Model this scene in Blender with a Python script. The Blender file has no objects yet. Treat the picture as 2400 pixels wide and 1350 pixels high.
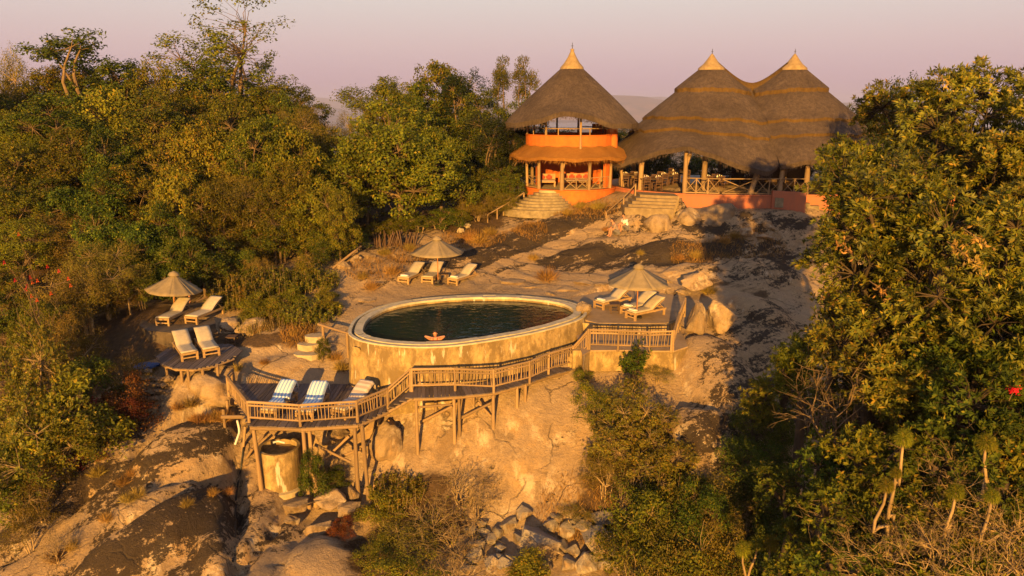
import bpy, bmesh, math, random
import numpy as np
from mathutils import Vector, Matrix, Quaternion
from mathutils import noise as mnoise

S = bpy.context.scene
COL = S.collection

# ------------------------------------------------------------------ camera
F = 1700.0                       # focal length in pixels of the 2400 px wide photograph
CAMZ = 9.4
TH = math.atan((675 - 252) / F)  # downward pitch: the horizon sits at row 252
cam_d = bpy.data.cameras.new('camera'); cam = bpy.data.objects.new('camera', cam_d)
COL.objects.link(cam)
cam.location = (0, 0, CAMZ); cam.rotation_euler = (math.pi / 2 - TH, 0, 0)
cam_d.sensor_width = 36.0; cam_d.lens = 36.0 * F / 2400.0
cam_d.clip_start = 0.1; cam_d.clip_end = 60000
S.camera = cam
S.render.resolution_x = 1024; S.render.resolution_y = 576

# ------------------------------------------------------------------ light
SUN_EL = math.radians(11.0); SUN_AZ = math.radians(8.0)   # sun low behind the camera, a little to the left
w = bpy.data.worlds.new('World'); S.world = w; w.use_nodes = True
nt = w.node_tree; nt.nodes.clear()
wo = nt.nodes.new('ShaderNodeOutputWorld'); bg = nt.nodes.new('ShaderNodeBackground')
sky = nt.nodes.new('ShaderNodeTexSky'); sky.sky_type = 'NISHITA'; sky.sun_disc = False
sky.sun_elevation = SUN_EL; sky.sun_rotation = math.pi + SUN_AZ
sky.dust_density = 3.0; sky.air_density = 1.5
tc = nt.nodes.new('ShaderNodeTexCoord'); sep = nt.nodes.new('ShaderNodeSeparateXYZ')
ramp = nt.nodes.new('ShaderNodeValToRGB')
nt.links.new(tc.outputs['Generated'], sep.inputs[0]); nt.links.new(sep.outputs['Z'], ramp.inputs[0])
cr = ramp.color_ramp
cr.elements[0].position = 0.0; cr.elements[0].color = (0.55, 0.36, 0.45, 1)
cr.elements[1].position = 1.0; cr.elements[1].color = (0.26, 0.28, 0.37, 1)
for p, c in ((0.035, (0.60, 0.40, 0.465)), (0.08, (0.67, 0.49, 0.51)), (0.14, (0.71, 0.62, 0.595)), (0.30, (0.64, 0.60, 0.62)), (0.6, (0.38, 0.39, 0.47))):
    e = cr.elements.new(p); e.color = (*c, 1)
mx = nt.nodes.new('ShaderNodeMixRGB'); mx.blend_type = 'ADD'; mx.inputs[0].default_value = 1.0
sc = nt.nodes.new('ShaderNodeMixRGB'); sc.blend_type = 'MULTIPLY'; sc.inputs[0].default_value = 1.0
sc.inputs[2].default_value = (0.08, 0.08, 0.08, 1)
nt.links.new(sky.outputs[0], sc.inputs[1])
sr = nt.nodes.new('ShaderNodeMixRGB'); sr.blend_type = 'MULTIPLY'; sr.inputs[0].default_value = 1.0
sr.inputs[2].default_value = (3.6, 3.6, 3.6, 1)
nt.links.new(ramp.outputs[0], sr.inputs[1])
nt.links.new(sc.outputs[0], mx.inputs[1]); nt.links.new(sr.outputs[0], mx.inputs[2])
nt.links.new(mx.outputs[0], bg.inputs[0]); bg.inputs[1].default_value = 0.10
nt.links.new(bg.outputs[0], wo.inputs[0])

sun_d = bpy.data.lights.new('sun', 'SUN'); sun_d.energy = 5.0; sun_d.angle = math.radians(0.6)
sun_d.color = (1.0, 0.53, 0.108)
sun = bpy.data.objects.new('sun', sun_d); COL.objects.link(sun); sun.location = (-10, -60, 40)
sd = Vector((math.sin(SUN_AZ) * math.cos(SUN_EL), math.cos(SUN_AZ) * math.cos(SUN_EL), -math.sin(SUN_EL)))
sun.rotation_euler = sd.to_track_quat('-Z', 'Y').to_euler()

vs = S.view_settings
vs.view_transform = 'Standard'; vs.look = 'None'; vs.exposure = 1.42; vs.gamma = 1.0; vs.use_curve_mapping = False
S.render.engine = 'CYCLES'
S.cycles.max_bounces = 6; S.cycles.diffuse_bounces = 2; S.cycles.glossy_bounces = 3
S.cycles.transparent_max_bounces = 8; S.cycles.volume_bounces = 0

# ------------------------------------------------------------------ pixel -> place
FW = Vector((0, math.cos(TH), -math.sin(TH))); UP = Vector((0, math.sin(TH), math.cos(TH)))
CAM = Vector((0, 0, CAMZ))
def ray(px, py): return FW + Vector((1, 0, 0)) * ((px - 1200) / F) - UP * ((py - 675) / F)
def P(px, py, z):                # where the sight line meets the level z
    d = ray(px, py); return CAM + d * ((z - CAMZ) / d.z)
def D(px, py, Y):                # where the sight line is Y metres away
    d = ray(px, py); return CAM + d * (Y / d.y)
def pxsize(p):                   # metres per photo pixel at a place
    return (p - CAM).dot(FW) / F

# ------------------------------------------------------------------ object helpers
def mesh_np(name, V, faces, smooth=False):
    me = bpy.data.meshes.new(name); me.from_pydata(V, [], faces); me.update()
    if smooth: me.polygons.foreach_set('use_smooth', [True] * len(me.polygons))
    return me
def mesh_tri(name, V, T, smooth=False):
    me = bpy.data.meshes.new(name)
    V = np.asarray(V, np.float32); T = np.asarray(T, np.int32)
    me.vertices.add(len(V)); me.vertices.foreach_set('co', V.ravel())
    n = T.shape[1]
    me.loops.add(T.size); me.loops.foreach_set('vertex_index', T.ravel())
    me.polygons.add(len(T)); me.polygons.foreach_set('loop_start', np.arange(0, T.size, n, dtype=np.int32))
    me.polygons.foreach_set('loop_total', np.full(len(T), n, np.int32))
    if smooth: me.polygons.foreach_set('use_smooth', np.ones(len(T), bool))
    me.update(calc_edges=True); return me
def link(name, me, mat=None, parent=None, loc=(0, 0, 0)):
    o = bpy.data.objects.new(name, me); COL.objects.link(o)
    if mat is not None and not me.materials: me.materials.append(mat)
    o.location = loc
    if parent is not None: o.parent = parent
    return o
def tag(o, label=None, cat=None, group=None, kind=None):
    if label: o['label'] = label
    if cat: o['category'] = cat
    if group: o['group'] = group
    if kind: o['kind'] = kind
    return o
def thing(name, label, cat, loc=(0, 0, 0), rz=0, group=None):
    o = bpy.data.objects.new(name, None); COL.objects.link(o); o.empty_display_size = 0.3
    o.location = loc; o.rotation_euler = (0, 0, rz)
    return tag(o, label, cat, group)
def copy_tree(o, parent=None):
    c = o.copy(); COL.objects.link(c)
    if parent is not None: c.parent = parent
    for ch in list(o.children): copy_tree(ch, c)
    return c

class MB:
    def __init__(s): s.v = []; s.f = []
    def add(s, V, Fc):
        k = len(s.v); s.v += [tuple(p) for p in V]; s.f += [tuple(i + k for i in f) for f in Fc]; return s
    def box(s, c, size, rz=0, m=None):
        x, y, z = (q / 2 for q in size)
        V = [Vector((a * x, b * y, d * z)) for a in (-1, 1) for b in (-1, 1) for d in (-1, 1)]
        M = m if m is not None else Matrix.Rotation(rz, 3, 'Z')
        V = [M @ p + Vector(c) for p in V]
        return s.add(V, [(0, 1, 3, 2), (4, 6, 7, 5), (0, 4, 5, 1), (2, 3, 7, 6), (0, 2, 6, 4), (1, 5, 7, 3)])
    def tube(s, pts, rad, n=6, cap=True):
        pts = [Vector(p) for p in pts]
        if not hasattr(rad, '__len__'): rad = [rad] * len(pts)
        V = []; Fc = []
        for i, p in enumerate(pts):
            t = (pts[min(i + 1, len(pts) - 1)] - pts[max(i - 1, 0)]).normalized()
            a = Vector((0, 0, 1)) if abs(t.z) < 0.9 else Vector((1, 0, 0))
            u = t.cross(a).normalized(); w_ = u.cross(t)
            for k in range(n):
                an = 2 * math.pi * k / n
                V.append(p + (u * math.cos(an) + w_ * math.sin(an)) * rad[i])
        for i in range(len(pts) - 1):
            for k in range(n):
                a = i * n + k; b = i * n + (k + 1) % n
                Fc.append((a, a + n, b + n, b))
        if cap: Fc.append(tuple(range(n))); Fc.append(tuple(reversed(range(len(V) - n, len(V)))))
        return s.add(V, Fc)
    def lathe(s, prof, n=24, c=(0, 0, 0), cap=False):
        V = []; Fc = []
        for r, z in prof:
            for k in range(n):
                a = 2 * math.pi * k / n
                V.append((c[0] + r * math.cos(a), c[1] + r * math.sin(a), c[2] + z))
        for i in range(len(prof) - 1):
            for k in range(n):
                a = i * n + k; b = i * n + (k + 1) % n
                Fc.append((a, b, b + n, a + n))
        if cap: Fc.append(tuple(reversed(range(n)))); Fc.append(tuple(range(len(V) - n, len(V))))
        return s.add(V, Fc)
    def prism(s, poly, z0, z1):
        n = len(poly)
        V = [(p[0], p[1], z0) for p in poly] + [(p[0], p[1], z1) for p in poly]
        Fc = [tuple(reversed(range(n))), tuple(range(n, 2 * n))] + [(i, (i + 1) % n, n + (i + 1) % n, n + i) for i in range(n)]
        return s.add(V, Fc)
    def mesh(s, name, smooth=False, off=None):
        V = s.v
        if off is not None: V = [(p[0] - off[0], p[1] - off[1], p[2] - off[2]) for p in V]
        return mesh_np(name, V, s.f, smooth)
    def build(s, name, mat, parent=None, smooth=False, world=True):
        off = parent.matrix_basis.translation if (parent is not None and world) else None
        if parent is not None and world and parent.parent is not None: off = off + parent.parent.matrix_basis.translation
        return link(name, s.mesh(name, smooth, off), mat, parent)
def ccw(poly):
    a = sum(poly[i][0] * poly[(i + 1) % len(poly)][1] - poly[(i + 1) % len(poly)][0] * poly[i][1] for i in range(len(poly)))
    return poly if a > 0 else list(reversed(poly))
def catmull(pts, n=6, closed=True):
    out = []; m = len(pts)
    for i in range(m if closed else m - 1):
        g = (lambda k: pts[k % m]) if closed else (lambda k: pts[min(max(k, 0), m - 1)])
        p0, p1, p2, p3 = (Vector(g(i + k)) for k in (-1, 0, 1, 2))
        for j in range(n):
            t = j / n
            out.append(0.5 * (2 * p1 + (p2 - p0) * t + (2 * p0 - 5 * p1 + 4 * p2 - p3) * t * t + (3 * p1 - p0 - 3 * p2 + p3) * t ** 3))
    if not closed: out.append(Vector(pts[-1]))
    return out
def in_poly(X, Y, poly):
    X = np.asarray(X, float); Y = np.asarray(Y, float); ins = np.zeros(X.shape, bool); n = len(poly)
    for i in range(n):
        x1, y1 = poly[i][0], poly[i][1]; x2, y2 = poly[(i + 1) % n][0], poly[(i + 1) % n][1]
        if y1 == y2: continue
        c = ((y1 > Y) != (y2 > Y)) & (X < (x2 - x1) * (Y - y1) / (y2 - y1) + x1)
        ins ^= c
    return ins
def inset(poly, d):
    n = len(poly); out = []
    for i in range(n):
        a = Vector(poly[i - 1][:2]); b = Vector(poly[(i + 1) % n][:2]); t = (b - a).normalized()
        out.append(Vector((poly[i][0] - t.y * d, poly[i][1] + t.x * d)))
    return out
POLE_N = 7
def pole_mesh(seed, bend=0.03, n=POLE_N, seg=4):      # a unit pole along z, radius 1, slightly crooked (bend is in pole lengths)
    r = random.Random(seed); b = MB(); pts = []; rad = []
    ph = r.uniform(0, 6.28)
    for i in range(seg + 1):
        t = i / seg; pts.append((math.cos(ph) * bend * math.sin(t * 3.1) , math.sin(ph) * bend * math.sin(t * 3.1), t)); rad.append(r.uniform(0.85, 1.1) * (1.05 - 0.15 * t))
    V = []; Fc = []
    for p, q in zip(pts, rad):
        for k in range(n):
            a = 2 * math.pi * k / n
            V.append((p[0] / 0.05 + q * math.cos(a), p[1] / 0.05 + q * math.sin(a), p[2]))
    for i in range(seg):
        for k in range(n): Fc.append((i * n + k, i * n + (k + 1) % n, (i + 1) * n + (k + 1) % n, (i + 1) * n + k))
    Fc.append(tuple(reversed(range(n)))); Fc.append(tuple(range(seg * n, seg * n + n)))
    return mesh_np('pole', V, Fc, True)
def pole(name, me, parent, a, b, r, mat=None):        # place a shared pole mesh between two world points
    a = Vector(a); b = Vector(b); o = bpy.data.objects.new(name, me); COL.objects.link(o)
    if mat is not None and not me.materials: me.materials.append(mat)
    off = Vector((0, 0, 0)); q = parent
    while q is not None: off += q.location; q = q.parent
    o.parent = parent; o.location = a - off
    o.rotation_mode = 'QUATERNION'; o.rotation_quaternion = (b - a).to_track_quat('Z', 'Y')
    o.scale = (r, r, (b - a).length); return o
def unit_box(name='plank', bev=0.0):
    return MB().box((0, 0, 0), (1, 1, 1)).mesh(name)

# ------------------------------------------------------------------ materials
def nmat(name):
    m = bpy.data.materials.new(name); m.use_nodes = True
    return m, m.node_tree, m.node_tree.nodes['Principled BSDF']
def N(t, ty, **kw):
    n = t.nodes.new(ty)
    for k, v in kw.items():
        if k in n.inputs: n.inputs[k].default_value = v
        else: setattr(n, k, v)
    return n
def noise_fac(t, vec, scale, detail=4, rough=0.6, lo=0.35, hi=0.65, stretch=None):
    if stretch is not None:
        mp = N(t, 'ShaderNodeMapping'); mp.inputs['Scale'].default_value = stretch
        t.links.new(vec, mp.inputs[0]); vec = mp.outputs[0]
    n = N(t, 'ShaderNodeTexNoise', Scale=scale, Detail=detail, Roughness=rough); t.links.new(vec, n.inputs['Vector'])
    r = N(t, 'ShaderNodeMapRange'); r.inputs[1].default_value = lo; r.inputs[2].default_value = hi; r.clamp = True
    t.links.new(n.outputs[0], r.inputs[0]); return r.outputs[0]
def mixc(t, fac, a, b, blend='MIX'):
    m = N(t, 'ShaderNodeMixRGB'); m.blend_type = blend
    for i, v in ((0, fac), (1, a), (2, b)):
        if hasattr(v, 'is_linked'): t.links.new(v, m.inputs[i])
        else: m.inputs[i].default_value = v if i == 0 else (*v, 1)
    return m.outputs[0]
def math_n(t, op, a, b=0.0):
    m = N(t, 'ShaderNodeMath'); m.operation = op
    for i, v in ((0, a), (1, b)):
        if hasattr(v, 'is_linked'): t.links.new(v, m.inputs[i])
        else: m.inputs[i].default_value = v
    return m.outputs[0]
def bump(t, b, h, dist=0.02, strength=0.6):
    n = N(t, 'ShaderNodeBump'); n.inputs['Strength'].default_value = strength; n.inputs['Distance'].default_value = dist
    t.links.new(h, n.inputs['Height']); t.links.new(n.outputs[0], b.inputs['Normal'])
def simple(name, c1, c2=None, scale=6, rough=0.8, stretch=None, bdist=0.01, bstr=0.5, objrand=0.0, space='Object', lo=0.35, hi=0.65):
    m, t, b = nmat(name); tcn = N(t, 'ShaderNodeTexCoord'); vec = tcn.outputs[space]
    c2 = c2 or tuple(x * 0.6 for x in c1)
    f = noise_fac(t, vec, scale, 5, 0.65, lo, hi, stretch)
    col = mixc(t, f, c1, c2)
    if objrand:
        oi = N(t, 'ShaderNodeObjectInfo')
        r = N(t, 'ShaderNodeMapRange'); r.inputs[3].default_value = 1 - objrand; r.inputs[4].default_value = 1 + objrand
        t.links.new(oi.outputs['Random'], r.inputs[0])
        h = N(t, 'ShaderNodeHueSaturation'); t.links.new(r.outputs[0], h.inputs['Value']); t.links.new(col, h.inputs['Color']); col = h.outputs[0]
    t.links.new(col, b.inputs['Base Color']); b.inputs['Roughness'].default_value = rough
    b.inputs['Specular IOR Level'].default_value = 0.25
    f2 = noise_fac(t, vec, scale * 4, 4, 0.7, 0.2, 0.8, stretch)
    bump(t, b, f2, bdist, bstr); return m
M = {}
M['wood'] = simple('wood', (0.33, 0.22, 0.12), (0.17, 0.105, 0.055), 14, 0.75, (1, 1, 0.15), 0.01, 0.5, 0.3)
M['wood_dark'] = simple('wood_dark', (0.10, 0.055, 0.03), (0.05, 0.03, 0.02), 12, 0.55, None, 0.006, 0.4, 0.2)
M['wood_grey'] = simple('wood_grey', (0.150, 0.115, 0.105), (0.075, 0.058, 0.055), 10, 0.85, (1, 8, 8), 0.008, 0.5, 0.35)
M['wood_chair'] = simple('wood_chair', (0.36, 0.23, 0.11), (0.24, 0.15, 0.07), 10, 0.6, None, 0.005, 0.3, 0.12)
M['canvas'] = simple('canvas', (0.44, 0.37, 0.27), (0.36, 0.30, 0.215), 7, 0.9, None, 0.004, 0.4, 0.08)
M['umbrella'] = simple('umbrella_cloth', (0.25, 0.19, 0.115), (0.19, 0.145, 0.085), 4, 0.9, None, 0.006, 0.3, 0.1)
M['pole_wood'] = simple('pole_wood', (0.36, 0.15, 0.05), (0.26, 0.10, 0.035), 12, 0.5)
M['iron'] = simple('iron', (0.03, 0.028, 0.027), (0.05, 0.04, 0.035), 10, 0.5)
M['white_cloth'] = simple('white_cloth', (0.72, 0.70, 0.68), (0.6, 0.58, 0.57), 12, 0.9)
M['plaster_orange'] = simple('plaster_orange', (0.58, 0.150, 0.030), (0.36, 0.088, 0.022), 1.6, 0.85, None, 0.012, 0.5, 0, 'Object', 0.3, 0.75)
M['plaster_red'] = simple('plaster_red', (0.42, 0.13, 0.065), (0.30, 0.12, 0.075), 1.2, 0.85, (2, 2, 0.4), 0.012, 0.5)
M['cream'] = simple('cream_stone', (0.42, 0.34, 0.22), (0.30, 0.235, 0.15), 3, 0.9, None, 0.015, 0.6)
M['step_stone'] = simple('step_stone', (0.27, 0.215, 0.14), (0.15, 0.115, 0.075), 3, 0.9, None, 0.02, 0.6)
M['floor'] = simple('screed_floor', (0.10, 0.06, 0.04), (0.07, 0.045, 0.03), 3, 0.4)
M['cushion'] = simple('cushion', (0.30, 0.055, 0.03), (0.2, 0.04, 0.03), 9, 0.9)
M['skin'] = simple('skin', (0.42, 0.20, 0.125), (0.38, 0.175, 0.11), 20, 0.55, None, 0.002, 0.1)
M['hair'] = simple('hair', (0.025, 0.016, 0.012), (0.04, 0.026, 0.018), 30, 0.6)
M['black_cloth'] = simple('black_cloth', (0.018, 0.018, 0.022), (0.03, 0.03, 0.034), 12, 0.9)
M['tan_cloth'] = simple('tan_cloth', (0.26, 0.19, 0.165), (0.21, 0.15, 0.13), 12, 0.9)
M['pink_cloth'] = simple('pink_cloth', (0.42, 0.22, 0.20), (0.36, 0.18, 0.17), 12, 0.9)
M['red_cloth'] = simple('red_cloth', (0.55, 0.03, 0.03), (0.45, 0.025, 0.025), 12, 0.8)
M['grey_cloth'] = simple('grey_cloth', (0.15, 0.13, 0.13), (0.11, 0.10, 0.10), 12, 0.9)
M['pvc'] = simple('pvc', (0.65, 0.63, 0.6), (0.5, 0.48, 0.45), 8, 0.4)
M['black_pipe'] = simple('black_pipe', (0.02, 0.02, 0.02), (0.03, 0.03, 0.03), 8, 0.4)
M['blue_tarp'] = simple('blue_tarp', (0.04, 0.10, 0.28), (0.03, 0.07, 0.2), 8, 0.5)
M['glass_white'] = simple('glazed', (0.7, 0.68, 0.64), (0.6, 0.58, 0.55), 8, 0.15)

def striped(name, c1, c2, freq, axis='X'):
    m, t, b = nmat(name); tcn = N(t, 'ShaderNodeTexCoord'); sp = N(t, 'ShaderNodeSeparateXYZ')
    t.links.new(tcn.outputs['Object'], sp.inputs[0])
    s = math_n(t, 'SINE', math_n(t, 'MULTIPLY', sp.outputs[axis], freq))
    r = N(t, 'ShaderNodeMapRange'); r.inputs[1].default_value = -0.25; r.inputs[2].default_value = 0.25
    t.links.new(s, r.inputs[0])
    f = noise_fac(t, tcn.outputs['Object'], 18, 4, 0.6)
    col = mixc(t, r.outputs[0], c1, c2)
    col = mixc(t, math_n(t, 'MULTIPLY', f, 0.2), col, (0.3, 0.28, 0.26))
    t.links.new(col, b.inputs['Base Color']); b.inputs['Roughness'].default_value = 0.95
    bump(t, b, noise_fac(t, tcn.outputs['Object'], 60, 3), 0.006, 0.5); return m
M['towel_blue'] = striped('towel_blue', (0.74, 0.74, 0.76), (0.22, 0.40, 0.66), 46)
M['towel_beige'] = striped('towel_beige', (0.52, 0.45, 0.40), (0.36, 0.28, 0.25), 30, 'Y')

def thatch(name, c1, c2, c3):
    m, t, b = nmat(name); tcn = N(t, 'ShaderNodeTexCoord'); vec = tcn.outputs['Object']
    f = noise_fac(t, vec, 4.2, 6, 0.8, 0.32, 0.68, (1, 1, 0.25))
    f2 = noise_fac(t, vec, 0.55, 4, 0.6, 0.35, 0.7)
    f3 = noise_fac(t, vec, 38, 3, 0.8, 0.62, 0.75, (1, 1, 0.35))
    col = mixc(t, f, c1, c2); col = mixc(t, math_n(t, 'MULTIPLY', f2, 0.6), col, tuple(x * 0.62 for x in c2))
    col = mixc(t, math_n(t, 'MULTIPLY', f3, 0.5), col, c3)
    t.links.new(col, b.inputs['Base Color']); b.inputs['Roughness'].default_value = 0.95; b.inputs['Specular IOR Level'].default_value = 0.1
    h = math_n(t, 'ADD', noise_fac(t, vec, 26, 4, 0.8, 0.2, 0.8, (1, 1, 0.18)), noise_fac(t, vec, 5, 5, 0.8, 0.2, 0.8, (1, 1, 0.3)))
    bump(t, b, h, 0.12, 1.0); return m
M['thatch'] = thatch('thatch', (0.225, 0.160, 0.122), (0.100, 0.072, 0.062), (0.38, 0.28, 0.19))
M['thatch_gold'] = thatch('thatch_cut_edge', (0.235, 0.140, 0.048), (0.135, 0.080, 0.030), (0.34, 0.22, 0.09))
M['thatch_new'] = thatch('thatch_new', (0.52, 0.25, 0.06), (0.42, 0.18, 0.045), (0.60, 0.33, 0.11))
M['cap'] = simple('clay_cap', (0.30, 0.215, 0.115), (0.21, 0.145, 0.075), 4, 0.85, None, 0.02, 0.5)

def leafmat(name, c1, c2, c3=None, trans=0.35, rough=0.7, spec=0.15):
    m, t, b = nmat(name)
    geo = N(t, 'ShaderNodeNewGeometry'); oi = N(t, 'ShaderNodeObjectInfo')
    col = mixc(t, geo.outputs['Random Per Island'], c1, c2)
    if c3:
        r = N(t, 'ShaderNodeMapRange'); r.inputs[1].default_value = 0.86; r.inputs[2].default_value = 0.94
        fr = math_n(t, 'FRACT', math_n(t, 'MULTIPLY', geo.outputs['Random Per Island'], 17.3))
        t.links.new(fr, r.inputs[0]); col = mixc(t, r.outputs[0], col, c3)
    tcn = N(t, 'ShaderNodeTexCoord')
    cl = noise_fac(t, tcn.outputs['Object'], 0.9, 2, 0.5, 0.35, 0.65)
    h = N(t, 'ShaderNodeHueSaturation'); t.links.new(col, h.inputs['Color'])
    rv = N(t, 'ShaderNodeMapRange'); rv.inputs[3].default_value = 0.66; rv.inputs[4].default_value = 1.16; t.links.new(oi.outputs['Random'], rv.inputs[0])
    rh = N(t, 'ShaderNodeMapRange'); rh.inputs[3].default_value = 0.475; rh.inputs[4].default_value = 0.525
    t.links.new(math_n(t, 'FRACT', math_n(t, 'MULTIPLY', oi.outputs['Random'], 7.7)), rh.inputs[0])
    cv = N(t, 'ShaderNodeMapRange'); cv.inputs[3].default_value = 0.65; cv.inputs[4].default_value = 1.2; t.links.new(cl, cv.inputs[0])
    t.links.new(math_n(t, 'MULTIPLY', rv.outputs[0], cv.outputs[0]), h.inputs['Value']); t.links.new(rh.outputs[0], h.inputs['Hue'])
    t.links.new(h.outputs[0], b.inputs['Base Color']); b.inputs['Roughness'].default_value = rough; b.inputs['Specular IOR Level'].default_value = spec
    tr = N(t, 'ShaderNodeBsdfTranslucent'); t.links.new(h.outputs[0], tr.inputs[0])
    ms = N(t, 'ShaderNodeMixShader'); ms.inputs[0].default_value = trans
    t.links.new(b.outputs[0], ms.inputs[1]); t.links.new(tr.outputs[0], ms.inputs[2])
    t.links.new(ms.outputs[0], t.nodes['Material Output'].inputs[0]); return m
M['leaf_olive'] = leafmat('leaf_olive', (0.185, 0.175, 0.014), (0.085, 0.098, 0.011), (0.26, 0.17, 0.02))
M['leaf_green'] = leafmat('leaf_green', (0.115, 0.140, 0.014), (0.052, 0.074, 0.010), (0.22, 0.18, 0.02))
M['leaf_yellow'] = leafmat('leaf_yellow', (0.25, 0.22, 0.018), (0.125, 0.135, 0.016), (0.32, 0.20, 0.02))
M['leaf_dry'] = leafmat('leaf_dry', (0.22, 0.165, 0.026), (0.125, 0.105, 0.018), (0.28, 0.18, 0.03))
M['leaf_dark'] = leafmat('leaf_dark', (0.034, 0.050, 0.014), (0.024, 0.034, 0.011))
M['leaf_red'] = leafmat('leaf_red', (0.17, 0.045, 0.016), (0.095, 0.028, 0.013), (0.25, 0.08, 0.02))
M['leaf_near'] = leafmat('leaf_near', (0.21, 0.185, 0.017), (0.078, 0.098, 0.012), (0.30, 0.20, 0.02), 0.25, 0.5, 0.25)
M['leaf_orange'] = leafmat('leaf_orange', (0.46, 0.27, 0.07), (0.34, 0.18, 0.045), None, 0.3)
M['flower_red'] = leafmat('flower_red', (0.75, 0.07, 0.02), (0.55, 0.04, 0.02), None, 0.3)
M['grass_gold'] = leafmat('grass_gold', (0.46, 0.29, 0.075), (0.30, 0.17, 0.04), None, 0.3)
M['bark'] = simple('bark', (0.20, 0.135, 0.075), (0.10, 0.065, 0.04), 9, 0.9, (1, 1, 0.3), 0.02, 0.6, 0.25)
M['bark_dark'] = simple('bark_dark', (0.075, 0.052, 0.032), (0.04, 0.028, 0.019), 9, 0.9, (1, 1, 0.3), 0.02, 0.6, 0.25)
M['bark_pale'] = simple('bark_pale', (0.34, 0.24, 0.13), (0.20, 0.135, 0.07), 9, 0.9, (1, 1, 0.3), 0.01, 0.6, 0.2)

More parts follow.
